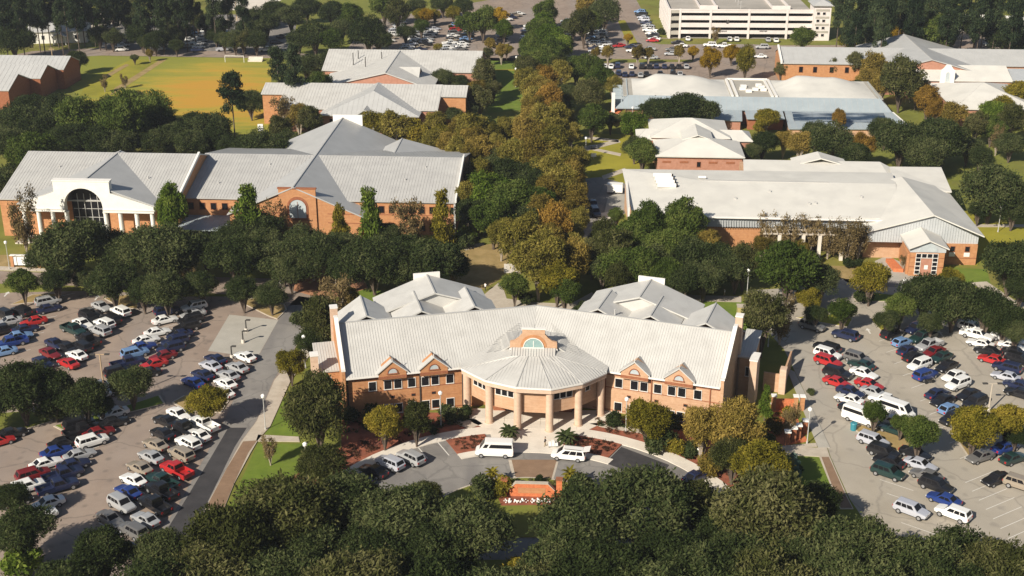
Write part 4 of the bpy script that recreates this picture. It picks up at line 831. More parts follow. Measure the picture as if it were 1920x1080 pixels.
# memorial garden with white capped pillars
sheet('garden_paving', [(1436, 770), (1490, 762), (1500, 800), (1515, 828), (1470, 836), (1440, 820)], Z4, BRICK_ORANGE)
slab('garden_kerb', [(1458, 838), (1530, 832), (1532, 838), (1458, 845)], .16, CONC)
pill = [(1475, 834), (1487, 827), (1496, 822), (1508, 813)]
for i, (u, v) in enumerate(pill):
    t = thing('garden_pillar', 'white capped brick garden pillar, %s from the left in its row' % ORD[i], 'pillar', at(u, v), R(-3), 'white capped pillars of the memorial garden')
    MB().box(-.36, .36, -.36, .36, 0, 2.3).build('shaft', BRICK_DK, t); MB().box(-.5, .5, -.5, .5, 2.3, 2.55).build('cap', LAMPW, t)
t = thing('garden_gate_wall', 'brick garden wall between two capped piers behind the white bench', 'wall', at(1470, 768), R(-3))
MB().box(-1.5, 1.5, -.12, .12, 0, 2.0).build('wall_panel', BRICK_ORANGE, t)
for x in (-1.8, 1.8, 2.9): MB().box(x-.34, x+.34, -.34, .34, 0, 2.5).build('pier', BRICK, t); MB().box(x-.45, x+.45, -.45, .45, 2.5, 2.7).build('pier_cap', LAMPW, t)
t = thing('garden_bench', 'white stone bench on the red brick garden paving', 'bench', at(1456, 763), R(-8)); MB().box(-1, 1, -.3, .3, .45, .62).build('seat', LAMPW, t)
for x in (-.75, .75): MB().box(x-.15, x+.15, -.25, .25, 0, .45).build('leg', LAMPW, t)

# ------------------------------------------------------------------ street furniture
HEAD = MB().ball((0, 0, 6.0), .34, 0, 8, 5, 1.0).mesh('globe', LAMPW); PST = MB().tube((0, 0, 0), (0, 0, 5.75), .09, .06, 8).tube((0, 0, 0), (0, 0, .5), .16, .14, 8).mesh('post', POLE); CAPM = MB().tube((0, 0, 6.2), (0, 0, 6.4), .36, .16, 8).mesh('cap', LAMPW)
lamps = [(1513, 832, 'beside the memorial garden and the right road'), (1871, 435, 'on the yellow lawn at the right'), (827, 800, 'before the left wing windows'), (1173, 812, 'before the right wing windows'),
         (576, 900, 'on the green lawn at lower left'), (498, 806, 'on the sidewalk by the left lawn'), (573, 690, 'beside the dark trees at the left wing end'), (630, 540, 'on the brick plaza'),
         (1400, 560, 'beside the tall olive tree behind the right wing'), (1440, 650, 'between the olive tree and the right road'), (18, 505, 'beside the white sign at left'), (1182, 555, 'behind the right rear hall'),
         (1185, 240, 'near the green tree by the pool building'), (968, 140, 'on the lawn beside the avenue, upper'), (967, 163, 'on the lawn beside the avenue, lower'), (1098, 300, 'on the mown lawn by the crossing paths'), (1705, 192, 'on the grass behind the pool building')]
for u, v, wz in lamps:
    t = thing('lamp_post', 'white globe lamp post '+wz, 'lamp post', at(u, v), 0, 'white globe lamp posts'); link('post', PST, t); link('globe', HEAD, t); link('lamp_cap', CAPM, t)
for u, v, wz in ((1226, 832, 'in the mulch bed right of the porch'), (1275, 848, 'among the shrubs right of the drive'), (1309, 862, 'beside the right end of the curved walk'), (1343, 880, 'beneath the amber tree by the curved walk')):
    t = thing('path_light', 'short white path light '+wz, 'path light', at(u, v), 0, 'short path lights'); MB().tube((0, 0, 0), (0, 0, 1.6), .06).build('post', POLE, t); MB().ball((0, 0, 1.8), .3, n=8).build('globe', LAMPW, t)
def lot_light(u, v, h, wz, m, rz=0, double=True):
    t = thing('lot_light', wz, 'lot light', at(u, v), rz, 'tall car park lights'); MB().tube((0, 0, 0), (0, 0, h), .16, .11, 8).build('pole', m, t); MB().tube((0, 0, 0), (0, 0, .7), .32, .32, 10).build('footing', CONC_W, t)
    if double: MB().box(-1.1, 1.1, -.05, .05, h-.1, h+.02).build('arm', m, t)
    for x in ((-1.2, 1.2) if double else (.5,)): MB().box(x-.4, x+.4, -.22, .22, h-.08, h+.1).build('lamp_head', POLE_D if m != POLE else LAMPW, t)
lot_light(199, 760, 9.4, 'tan twin-headed light pole in the left car park', WOOD); lot_light(352, 535, 8.0, 'grey twin-headed light pole by the trees at left', POLE); lot_light(1853, 772, 5.2, 'pale twin-headed light pole at right car park trees', CONC)
lot_light(1686, 575, 5.6, 'single pale light pole by the hall entrance drive', POLE, 0, False)
for i, (u, v) in enumerate(((462, 622), (456, 643), (435, 672))): lot_light(u, v, 2.4, 'thin dark post on the concrete pad, %s from the top' % ORD[i], POLE_D, 0, False)
t = thing('floodlight_mast', 'tall white mast with stacked floodlights behind the grey hall', 'mast', at(493, 300), 0); MB().tube((0, 0, 0), (0, 0, 9.0), .15, .12).build('pole', POLE, t)
for k in range(3): MB().box(-.7, .7, -.3, .3, 8.1+k*.65, 8.6+k*.65).build('floodlight', LAMPW, t)
t = thing('flagpole', 'white flagpole between the avenue trees', 'flagpole', at(1019, 262), 0); MB().tube((0, 0, 0), (0, 0, 4.6), .12, .08).build('pole', LAMPW, t); MB().ball((0, 0, 4.7), .16).build('finial', LAMPW, t)
for i, (u, v, h) in enumerate(((28, 56, 10), (100, 120, 6), (444, 38, 9), (1130, 40, 9), (1590, 70, 9))):
    t = thing('utility_pole', 'wooden utility pole, %s from the left in the far distance' % ORD[i], 'utility pole', at(u, v), 0, 'far utility poles'); MB().tube((0, 0, 0), (0, 0, h), .18, .13).build('pole', WOOD, t); MB().box(-1, 1, -.06, .06, h-.8, h-.6).build('crossarm', WOOD, t)
t = thing('campus_sign', 'white panel sign between brick ends at left lawn', 'sign', at(50, 500), R(-3)); MB().box(-2.6, 2.6, -.2, .2, .4, 2.2).build('panel', LAMPW, t); MB().box(-3.2, -2.6, -.35, .35, 0, 2.5).build('pier', BRICK, t); MB().box(2.6, 3.2, -.35, .35, 0, 2.5).build('pier', BRICK, t); MB().box(-3.3, 3.3, -.4, .4, 2.5, 2.65).build('coping', TRIM, t)
t = thing('box_trailer', 'white box trailer parked by the end of the cream hall', 'trailer', at(1153, 362), R(-8)); MB().box(-1.9, 1.9, -1.05, 1.05, .5, 2.5).build('body', LAMPW, t); MB().box(1.9, 3.0, -.06, .06, .45, .6).build('drawbar', POLE_D, t)
for y in (-1.1, 1.1): MB().tube((-.2, y-.12, .38), (-.2, y+.12, .38), .38, .38, 12).build('wheel', TYRE, t)
t = thing('goal_frame', 'white goal frame at the far edge of the field', 'goal', at(440, 117), R(-3))
for x in (-3.4, 3.4): MB().tube((x, 0, 0), (x, 0, 2.3), .09).build('upright', LAMPW, t)
MB().tube((-3.4, 0, 2.3), (3.4, 0, 2.3), .09).build('crossbar', LAMPW, t)
t = thing('bleacher', 'pale stepped bleacher at the far edge of the field', 'bleacher', at(478, 116), R(-3))
for k in range(4): MB().box(-2.6, 2.6, k*.6, k*.6+.5, .35*k, .35*k+.4).build('bench_row', CONC_W, t)
t = thing('litter_bin', 'teal litter bin at the edge of the right car park', 'bin', at(1600, 806), 0); MB().tube((0, 0, 0), (0, 0, 1.15), .5, .55, 10).build('bin_body', mat('teal', (.04, .22, .27), rough=.5), t); MB().tube((0, 0, 1.15), (0, 0, 1.3), .6, .5, 10).build('lid', mat('teal', (.04, .22, .27)), t)
t = thing('notice_board', 'white notice board on the mown lawn', 'board', at(1113, 298), 0); MB().box(-.7, .7, -.05, .05, .6, 1.6).build('board', LAMPW, t); MB().box(-.05, .05, -.04, .04, 0, .6).build('post', POLE, t)
t = thing('picnic_table', 'grey picnic table where the lawn paths cross', 'table', at(1113, 278), 0); MB().box(-1, 1, -.4, .4, .7, .78).build('tabletop', POLE, t)
for y in (-.8, .8): MB().box(-1, 1, y-.15, y+.15, .42, .48).build('seat', POLE, t)
MB().box(-.7, -.6, -.8, .8, 0, .7).box(.6, .7, -.8, .8, 0, .7).build('frame', POLE_D, t)
t = thing('transformer_box', 'tan utility cabinet on the lawn behind the right wing', 'cabinet', at(1389, 597), R(-3)); MB().box(-.8, .8, -.8, .8, 0, 2.6).build('cabinet', mat('tan_metal', (.42, .35, .15), rough=.6), t); MB().box(-.9, .9, -.9, .9, 2.6, 2.7).build('lid', CONC, t)
for i, (u, v) in enumerate(((588, 527), (603, 524), (525, 532), (534, 536), (1150, 440))):
    t = thing('bollard', 'white bollard, %s from the left by the campus road' % ORD[(2, 3, 0, 1, 4)[i]], 'bollard', at(u, v), 0, 'white bollards'); MB().tube((0, 0, 0), (0, 0, 1.2), .22, .2, 8).build('shaft', LAMPW, t); MB().ball((0, 0, 1.2), .22).build('cap', LAMPW, t)
# ------------------------------------------------------------------ the air over the campus
hz = MB().box(-1600, 1600, -400, 3100, -1, 104).build('haze', mat('haze_dummy', (1, 1, 1))); hz['kind'] = 'stuff'
hm = bpy.data.materials.new('haze_air'); hm.use_nodes = True; ht = hm.node_tree; ht.nodes.clear(); ho = ht.nodes.new('ShaderNodeOutputMaterial'); hv = ht.nodes.new('ShaderNodeVolumePrincipled')
hv.inputs['Color'].default_value = (.86, .90, 1.0, 1); hv.inputs['Density'].default_value = 0.00011; hv.inputs['Anisotropy'].default_value = 0.2
ht.links.new(hv.outputs[0], ho.inputs['Volume']); hz.data.materials[0] = hm

# ------------------------------------------------------------------ vehicles
def paint(name, c, metal=.0): return mat('paint_'+name, c, rough=.32, spec=.5, metal=metal, coat=.5)
PAINT = {'W': paint('white', (.76, .745, .71)), 'S': paint('silver', (.44, .44, .44), .25), 'G': paint('grey', (.16, .155, .15), .2), 'K': paint('black', (.012, .012, .014)),
         'N': paint('navy', (.014, .020, .055)), 'R': paint('red', (.40, .022, .022)), 'M': paint('maroon', (.16, .012, .014)), 'B': paint('blue', (.018, .042, .18)),
         'L': paint('light_blue', (.16, .27, .46), .1), 'T': paint('tan', (.34, .285, .22), .2), 'E': paint('green', (.012, .035, .032)), 'Y': paint('yellow', (.72, .50, .03)), 'V': paint('pale_silver', (.50, .51, .56), .2)}
CNAME = {'W': 'white', 'S': 'silver', 'G': 'grey', 'K': 'black', 'N': 'navy', 'R': 'red', 'M': 'maroon', 'B': 'blue', 'L': 'light blue', 'T': 'tan', 'E': 'dark green', 'Y': 'yellow', 'V': 'pale silver'}
# type: length, half width, body stations (x, zlo, zhi, half width), cabin (xf0,z0, xf1, xr1, xr0), roof z, wheel x
CARS = {'sedan': dict(w=.90, st=[(2.32, .42, .62, .62), (2.2, .28, .72, .78), (1.5, .22, .86, .89), (.8, .2, .95, .90), (-1.3, .2, 1.0, .90), (-1.9, .24, 1.0, .86), (-2.25, .30, .94, .78), (-2.34, .45, .85, .66)], cab=(1.0, .93, .25, -.95, -1.75), zr=1.45, wh=(1.42, -1.38), r=.33),
        'suv': dict(w=.95, st=[(2.35, .5, .80, .68), (2.25, .36, .95, .82), (1.6, .3, 1.08, .94), (.9, .28, 1.13, .95), (-1.6, .28, 1.15, .95), (-2.2, .34, 1.15, .90), (-2.36, .5, 1.05, .80)], cab=(1.15, 1.1, .5, -1.95, -2.28), zr=1.76, wh=(1.45, -1.42), r=.38),
        'hatch': dict(w=.88, st=[(2.05, .42, .66, .62), (1.95, .28, .78, .78), (1.3, .22, .94, .87), (.7, .2, 1.0, .88), (-1.4, .2, 1.02, .88), (-1.95, .28, 1.0, .82), (-2.08, .45, .9, .72)], cab=(1.05, .95, .3, -1.35, -1.98), zr=1.52, wh=(1.25, -1.28), r=.32),
        'minivan': dict(w=.97, st=[(2.48, .45, .70, .68), (2.38, .32, .84, .84), (1.8, .24, 1.0, .96), (1.1, .22, 1.06, .97), (-1.9, .22, 1.08, .97), (-2.4, .28, 1.06, .93), (-2.52, .45, 1.0, .85)], cab=(1.75, .98, .75, -2.2, -2.46), zr=1.76, wh=(1.55, -1.5), r=.34),
        'pickup': dict(w=.97, st=[(2.85, .5, .86, .72), (2.72, .38, 1.0, .86), (2.0, .3, 1.12, .96), (1.3, .3, 1.15, .97), (-.72, .3, 1.16, .97)], cab=(1.35, 1.12, .75, -.55, -.72), zr=1.84, wh=(1.85, -1.75), r=.40),
        'van': dict(w=1.02, st=[(2.75, .42, .82, .78), (2.62, .32, 1.0, .92), (2.1, .28, 1.22, 1.0), (1.6, .26, 1.32, 1.02), (-2.6, .26, 1.34, 1.02), (-2.78, .4, 1.34, .99)], cab=(2.2, 1.25, 1.35, -2.66, -2.78), zr=2.46, wh=(1.85, -1.65), r=.36)}
def car_parts(ty):
    d = CARS[ty]; body = MB(); rings = []
    for (x, a, b, hw) in d['st']:
        m = (a+b)/2
        rings.append([(x, -hw*.9, a), (x, -hw, a+.14), (x, -hw, m+.08), (x, -hw*.95, b-.05), (x, -hw*.82, b), (x, 0, b+.02), (x, hw*.82, b), (x, hw*.95, b-.05), (x, hw, m+.08), (x, hw, a+.14), (x, hw*.9, a)])
    n = 11; vs = [p for r in rings for p in r]; fs = []; fm_ = []
    for k in range(len(rings)-1):
        for i in range(n): fs.append((k*n+i, k*n+(i+1) % n, (k+1)*n+(i+1) % n, (k+1)*n+i)); fm_.append(1 if i in (0, n-2, n-1) else 0)
    fs.append(tuple(range(n-1, -1, -1))); e = (len(rings)-1)*n; fs.append(tuple(range(e, e+n))); body.add(vs, fs); body.m[:len(fm_)] = fm_
    xf0, zb, xf1, xr1, xr0 = d['cab']; zr = d['zr']; w0 = d['w']*.94; w1 = d['w']*(.80 if ty != 'van' else .90); zb2 = zb-.06
    c = (xf1+xr1)/2
    cv = [(xf0, -w0*.93, zb2), (xf0, w0*.93, zb2), (xr0, w0*.96, zb2), (xr0, -w0*.96, zb2), (xf1, -w1*.96, zr-.03), (xf1, w1*.96, zr-.03), (xr1, w1*.95, zr-.03), (xr1, -w1*.95, zr-.03), (xf1-.12, -w1*.7, zr+.02), (xf1-.12, w1*.7, zr+.02), (xr1+.12, w1*.7, zr+.02), (xr1+.12, -w1*.7, zr+.02)]
    body.add(cv, [(0, 1, 5, 4), (2, 3, 7, 6), (0, 4, 7, 3), (1, 2, 6, 5), (4, 5, 9, 8), (5, 6, 10, 9), (6, 7, 11, 10), (7, 4, 8, 11), (8, 9, 10, 11)])
    if ty == 'pickup':
        b = -2.85; body.box(b, -.72, -.97, -.87, .42, 1.14).box(b, -.72, .87, .97, .42, 1.14).box(b, b+.1, -.87, .87, .5, 1.12).box(b+.1, -.72, -.87, .87, .42, .62)
    def quad(P, ax, o=.012):
        a, b2, c2, d2 = [Vector(p) for p in P]; nrm = (b2-a).cross(d2-a).normalized()
        ctr = (a+b2+c2+d2)/4; ref = Vector((c, 0, zr*.7))
        if (ctr-ref).dot(nrm) < 0: nrm = -nrm; P = [d2, c2, b2, a]
        else: P = [a, b2, c2, d2]
        return [p+nrm*o for p in P]
    def lerp(p, q, t): return tuple(p[i]+(q[i]-p[i])*t for i in range(3))
    def shrink(a, b, c2, d2, u0, u1, v0, v1):
        L = lambda u, v: lerp(lerp(a, b, u), lerp(d2, c2, u), v); return [L(u0, v0), L(u1, v0), L(u1, v1), L(u0, v1)]
    G = {}
    G['windscreen'] = MB().add(quad(shrink(cv[0], cv[1], cv[5], cv[4], .06, .94, .12, .95), 0), [(0, 1, 2, 3)])
    G['rear_window'] = MB().add(quad(shrink(cv[3], cv[2], cv[6], cv[7], .1, .9, .22, .92), 0), [(0, 1, 2, 3)])
    cuts = {'sedan': ((.14, .47), (.51, .86)), 'suv': ((.13, .40), (.43, .66), (.69, .93)), 'hatch': ((.16, .50), (.54, .86)), 'minivan': ((.16, .40), (.43, .68), (.71, .94)), 'pickup': ((.14, .52), (.56, .94)), 'van': ((.06, .19), (.25, .97))}[ty]
    for s, (a, b, c2, d2) in (('l', (cv[1], cv[2], cv[6], cv[5])), ('r', (cv[0], cv[3], cv[7], cv[4]))):
        mb = MB()
        for (u0, u1) in cuts:
            v0, v1 = (.2, .88) if ty != 'van' else (.34, .80)
            mb.add(quad(shrink(a, b, c2, d2, u0, u1, v0, v1), 0), [(0, 1, 2, 3)])
        G['side_'+s] = mb
    hx, lx = d['st'][1], d['st'][-2] if ty != 'pickup' else (-2.86, .5, 1.05, .97)
    hl = MB().box(hx[0]-.12, hx[0]+.10, -.24, .0, -.10, .06)
    whl = MB().tube((0, -.12, 0), (0, .12, 0), d['r'], d['r'], 14, 0).tube((0, -.13, 0), (0, .13, 0), d['r']*.6, d['r']*.6, 10, 1)
    return d, body, G, whl
CARM = {}
def car_meshes(ty):
    if ty in CARM: return CARM[ty]
    d, body, G, whl = car_parts(ty)
    bm = body.mesh('car_body', [PAINT['W'], TYRE])
    for p in bm.polygons: p.use_smooth = False
    M = dict(body=bm, whl=whl.mesh('wheel', [TYRE, RIM]), d=d)
    for k, g_ in G.items(): M[k] = g_.mesh(k, GLASS)
    st = d['st'][0]; xr = d['st'][-1][0] if ty != 'pickup' else -2.86
    zt = (d['st'][-1][1]+d['st'][-1][2])/2+.1
    M['head'] = MB().box(-.08, .05, -.2, .2, -.07, .07).mesh('headlight', LENS); M['tail'] = MB().box(-.05, .08, -.13, .13, -.14, .14).mesh('tail_light', RED_LENS)
    M['hp'] = (d['st'][1][0]+.03, d['st'][1][3]*.72, (d['st'][1][1]+d['st'][1][2])/2+.1); M['tp'] = (xr+.02, (d['st'][-1][3] if ty != 'pickup' else .9)*.85, zt)
    # one mesh version for the far lots
    one = MB(); one.add(body.v, body.f, 0); one.m = [2 if q else 0 for q in body.m]
    for k, g_ in G.items(): one.add(g_.v, g_.f, 1)
    for x in d['wh']:
        for y in (-d['w']+.1, d['w']-.1):
            one.add([(v[0]+x, v[1]+y, v[2]+d['r']) for v in whl.v], whl.f, 2)
    M['one'] = one.mesh('parked_car', [PAINT['W'], GLASS, TYRE]); CARM[ty] = M; return M
ONAME = {'sedan': 'sedan', 'suv': 'SUV', 'hatch': 'hatchback', 'minivan': 'minivan', 'pickup': 'pickup truck', 'van': 'van'}
OBJN = {'sedan': 'parked_car', 'suv': 'parked_car', 'hatch': 'parked_car', 'minivan': 'minivan', 'pickup': 'pickup_truck', 'van': 'van'}
def slotmat(o, m, i=0): o.material_slots[i].link = 'OBJECT'; o.material_slots[i].material = m
def car(p, rz, ty, colr, label, group, far=False, sc=1.07):
    M = car_meshes(ty)
    if far:
        o = link(OBJN[ty], M['one'], None, p, rz, (sc, sc, sc)); slotmat(o, PAINT[colr]); return tag(o, label, 'car' if ty not in ('pickup', 'van') else ONAME[ty].split()[0], group)
    t = thing(OBJN[ty], label, 'car' if ty not in ('pickup', 'van') else ONAME[ty].split()[0], p, rz, group); t.scale = (sc, sc, sc)
    slotmat(link('body', M['body'], t), PAINT[colr])
    link('windscreen', M['windscreen'], t); link('rear_window', M['rear_window'], t); link('side_window', M['side_l'], t); link('side_window', M['side_r'], t)
    d = M['d']
    for x in d['wh']:
        for y in (-d['w']+.1, d['w']-.1): link('wheel', M['whl'], t, (x, y, d['r']))
    for s in (-1, 1):
        link('headlight', M['head'], t, (M['hp'][0], s*M['hp'][1], M['hp'][2])); link('tail_light', M['tail'], t, (M['tp'][0], s*M['tp'][1], M['tp'][2]))
    return t
ABB = {'c': 'sedan', 's': 'suv', 'h': 'hatch', 'm': 'minivan', 'p': 'pickup', 'v': 'van'}
def row(phrase, group, head, cars, far=False, flip=None, jit=2.0):
    """cars: 'colour type u v' entries, listed in any order; labelled by their order from the camera end of the row"""
    L = []
    for it in cars.split(';'):
        q = it.split()
        if q: L.append((q[0], q[1], float(q[2]), float(q[3]), float(q[4]) if len(q) > 4 else None))
    L.sort(key=lambda q: -q[3])
    for i, (c, ty, u, v, hd) in enumerate(L):
        P = at(u, v, .75); P.z = .024
        h = hd if hd is not None else head+(180 if (flip == 'all' or (flip == 'mix' and random.random() < .35)) else 0)
        car(P, R(h+random.uniform(-jit, jit)), ABB[ty], c, '%s %s, %s from the near end of %s' % (CNAME[c], ONAME[ABB[ty]], ordn(i), phrase), group, far)
LOTL, LOTR, LOTF = 'cars in the left car park', 'cars in the right car park', 'cars in the far car parks'
row('the leftmost upper row at left', LOTL, 33, 'S s 90 565;N c 92 578;S c 16 602;R c 63 602;N c 48 616;K s 8 618;L c 36 629;B p 20 642;L c 6 659', flip='mix')
row('the short dark pair at upper left', LOTL, 142, 'K s 40 583;K s 5 588')
row('the upper second row, left side', LOTL, 140, 'S c 190 574;G c 168 586;K s 167 595;W c 155 606;E p 138 618;N c 104 644;K c 128 652;M c 94 662;N c 80 679', flip='all')
row('the upper second row, right side', LOTL, 140, 'W s 226 584;K s 208 598;W s 196 607;S s 188 620;K p 165 637;K s 153 650;W c 144 665;R c 128 680')
row('the upper third row, left side', LOTL, 33, 'N s 313 583;W c 309 599;W c 295 622;W c 274 637;B c 268 649;L s 253 662;N p 240 680;K s 222 697;W c 190 722;W c 192 737')
row('the upper third row, right side', LOTL, 33, 'W s 364 575;S c 362 588;K s 357 600;K s 350 613;N c 337 627;N s 328 640;N s 320 653;M c 305 667;R c 288 682;K c 275 699', flip='all')
row('the concrete pad row, left side', LOTL, 140, 'N c 404 673;V c 395 685;N c 380 702;B c 362 716')
row('the concrete pad row, right side', LOTL, 140, 'W c 459 668;S c 445 688;S c 428 703;W c 423 718;W c 418 735')
row('the lower left row, left side', LOTL, 36, 'K s 148 795;K p 155 807;K c 120 829;B c 106 846;W c 86 868;M s 62 890;W s 52 912;K c 28 938')
row('the lower left row, right side', LOTL, 36, 'W c 213 774 216;K c 214 791;M c 186 810;W s 173 827;S c 149 852;N c 138 870;N p 118 890;N p 108 912;W c 88 943 216;W s 74 967', flip=None)
row('the edge row at far left', LOTL, 36, 'R c -2 826;K c 22 812')
row('the lower right row, left side', LOTL, 140, 'K c 310 788;K c 305 812;T c 292 833;S c 283 855;T c 262 876;W c 250 899;B c 240 921;S s 228 945;G c 207 972', flip='mix')
row('the lower right row, right side', LOTL, 140, 'W c 335 776 -40;W p 383 795;K p 346 802;W c 372 815;W s 353 831;T s 340 851;R p 331 881;E p 304 903;K p 303 920;K p 290 946;S c 273 973;G s 250 995;N c 238 1028')
row('the pair by the right road island', LOTR, -40, 'G s 1523 611;N s 1585 628 140')
row('the first right row, left side', LOTR, -41, 'K s 1550 652;W s 1552 664;R s 1553 678;K s 1570 700;R c 1570 716;N c 1595 734;W c 1592 748;K c 1600 766;W v 1614 784', flip='mix')
row('the first right row, right side', LOTR, -41, 'G s 1608 672;E c 1615 683;W c 1620 699;R c 1630 720;S c 1640 735;W p 1662 752;W v 1682 772;S s 1672 791;E c 1676 804', flip='mix')
row('the second right row, left side', LOTR, 35, 'K s 1673 626;L h 1692 641;N c 1703 656;K c 1714 668;W s 1724 684;B s 1735 703;N c 1757 737;K c 1768 750;L h 1780 766;K s 1786 785', flip='mix')
row('the second right row, right side', LOTR, 215, 'N s 1718 616;E p 1730 632;S p 1742 647;M c 1751 659;E c 1765 669;K c 1775 686;W c 1788 704;W s 1796 720;K c 1815 739;K s 1828 754')
row('the far right row, left side', LOTR, -38, 'W s 1822 614;W p 1832 628;W c 1838 643;K c 1852 657;R c 1860 673;N s 1888 689;V c 1886 705;N c 1908 721;K c 1911 736', flip='mix')
row('the far right row, right edge', LOTR, -38, 'W p 1890 634;W c 1898 648;K c 1905 660;K s 1911 674;G c 1918 622')
row('the lower right block, left side', LOTR, -41, 'V s 1637 826;K s 1657 847;K c 1667 864;E s 1665 885;V s 1709 956', flip='mix')
row('the lower right block, right side', LOTR, -41, 'K c 1717 849;V c 1726 870;G c 1737 890;K s 1755 910;B c 1770 935;W s 1787 962 140', flip='mix')
row('the corner group by the golden tree', LOTR, 30, 'G c 1838 855 210;B c 1885 838 30;E c 1900 858 30;K c 1868 897 210;T s 1915 908 -38')
row('the curved drive stalls at left', 'cars on the entrance drive', 140, 'S s 770 858 138;V s 731 868 140;K c 700 882 142;B c 671 898 145;N c 1305 893 40')
car(at(927, 843, 1.0)*1-Vector((0, 0, .976)), R(176), 'van', 'W', 'white high-roof passenger van standing on the drive by the porch', None)
mv = car(at(1066, 852, .75)-Vector((0, 0, .726)), R(168), 'minivan', 'W', 'white minivan with raised tailgate and roof bars on the drive', None)
MB().add([(-2.2, -.8, 1.72), (-2.2, .8, 1.72), (-3.15, .8, 1.95), (-3.15, -.8, 1.95), (-2.2, -.8, 1.79), (-2.2, .8, 1.79), (-3.15, .8, 2.02), (-3.15, -.8, 2.02)], [(3, 2, 1, 0), (4, 5, 6, 7), (0, 1, 5, 4), (2, 3, 7, 6), (1, 2, 6, 5), (3, 0, 4, 7)]).build('raised_tailgate', PAINT['W'], mv)
for y in (-.6, .6): MB().box(-1.9, .5, y-.03, y+.03, 1.82, 1.88).build('roof_bar', POLE_D, mv)
LF = []
row('the near cross row by pool building', LOTF, 86, 'K c 1136 138;W c 1149 139;N s 1160 137;N c 1172 139;N c 1185 138;S c 1201 140;K c 1212 138;K c 1238 137;K s 1262 137;S c 1275 138', True)
row('the far cross row by pool building', LOTF, 86, 'W c 1134 124;W c 1146 124;N s 1158 123;W c 1184 124;K s 1204 124;K c 1218 124;N c 1231 124;N c 1246 124;K c 1260 124;K c 1273 124;S c 1287 124', True)
row('the bays before the garage front', LOTF, 175, 'W s 1331 84;W p 1359 86;S s 1429 88;W c 1425 105;G c 1260 92;S c 1258 100;W c 1277 85;K c 1270 79;T c 1197 105;S c 1221 107;N c 1183 87;W c 1186 94;S c 1217 91;R c 1223 75;K c 1398 90', True)
def far_row(phrase, head, a, b, n, reds=()):
    rr = random.Random(len(phrase)*31+n); L = []
    for i in range(n):
        if rr.random() < .07: continue
        t_ = i/(n-1); c = 'R' if i in reds else rr.choice('WWWWWSSSSVVGKKKNNLT'); ty = rr.choice('ccccsssphm')
        L.append('%s %s %.1f %.1f' % (c, ty, a[0]+(b[0]-a[0])*t_, a[1]+(b[1]-a[1])*t_))
    row(phrase, LOTF, head, ';'.join(L), True, jit=3)
far_row('the far lot row one', 22, (752, 42), (728, 76), 7)
far_row('far lot row two, left side', 22, (792, 54), (758, 97), 10)
far_row('far lot row two, right side', 22, (822, 44), (786, 97), 12)
far_row('far lot row three, left side', 22, (858, 47), (838, 95), 11, (1, 2))
far_row('far lot row three, right side', 22, (884, 53), (861, 96), 10)
far_row('the green tree row', 22, (946, 46), (936, 86), 9)
far_row('the row left of the avenue', 22, (993, 48), (985, 82), 8)
far_row('the short avenue row', 22, (974, 25), (950, 36), 4)
far_row('the garage lot, left side', 158, (1062, 40), (1062, 84), 9)
far_row('the garage lot, middle left', 158, (1106, 53), (1114, 95), 10)
far_row('the garage lot, middle right', 158, (1124, 52), (1137, 97), 11)
far_row('the lane along the garage side', 158, (1200, 22), (1227, 72), 11)
far_row('the shaded far lot, first row', 18, (238, 68), (228, 92), 4)
far_row('the shaded far lot, second row', 18, (310, 58), (298, 92), 6)
far_row('the shaded far lot, third row', 18, (368, 36), (350, 92), 10)
far_row('the shaded far lot, fourth row', 18, (384, 58), (370, 93), 7)
far_row('the shaded far lot, fifth row', 18, (430, 62), (420, 92), 5)
row('the open far lane left of the garage', LOTF, 200, 'R c 1161 85', True)
row('the garage ground deck', LOTF, 85, 'W c 1368 73;W c 1381 73;S c 1440 74;W c 1290 72;W c 1455 75', True)
row('the shaded lane by dark oaks', LOTF, 15, 'N c 518 78;N c 530 68;W p 500 93;K s 506 92', True)
row('the drive under the golden tree', LOTF, 0, 'Y c 1677 78;W c 1857 83', True)
row('the service lane by the avenue', LOTF, -80, 'N c 1112 382;N s 1116 398', True)
t = thing('motorcycle', 'black motorcycle parked behind the blue SUV in the right car park', 'motorcycle', at(1743, 719), R(20))
for x in (-.7, .7): MB().tube((x, -.07, .32), (x, .07, .32), .32, .32, 14).build('wheel', TYRE, t)
MB().tube((-.7, 0, .34), (0, 0, .62), .07).tube((0, 0, .62), (.62, 0, .85), .07).tube((.62, 0, .85), (.7, 0, .34), .05).box(-.25, .3, -.16, .16, .3, .66).build('frame', POLE_D, t)
MB().box(-.75, .05, -.15, .15, .72, .86).build('seat', TYRE, t); MB().ball((.25, 0, .84), .2).build('fuel_tank', PAINT['K'], t); MB().tube((.55, -.38, 1.05), (.55, .38, 1.05), .03).build('handlebar', RIM, t)

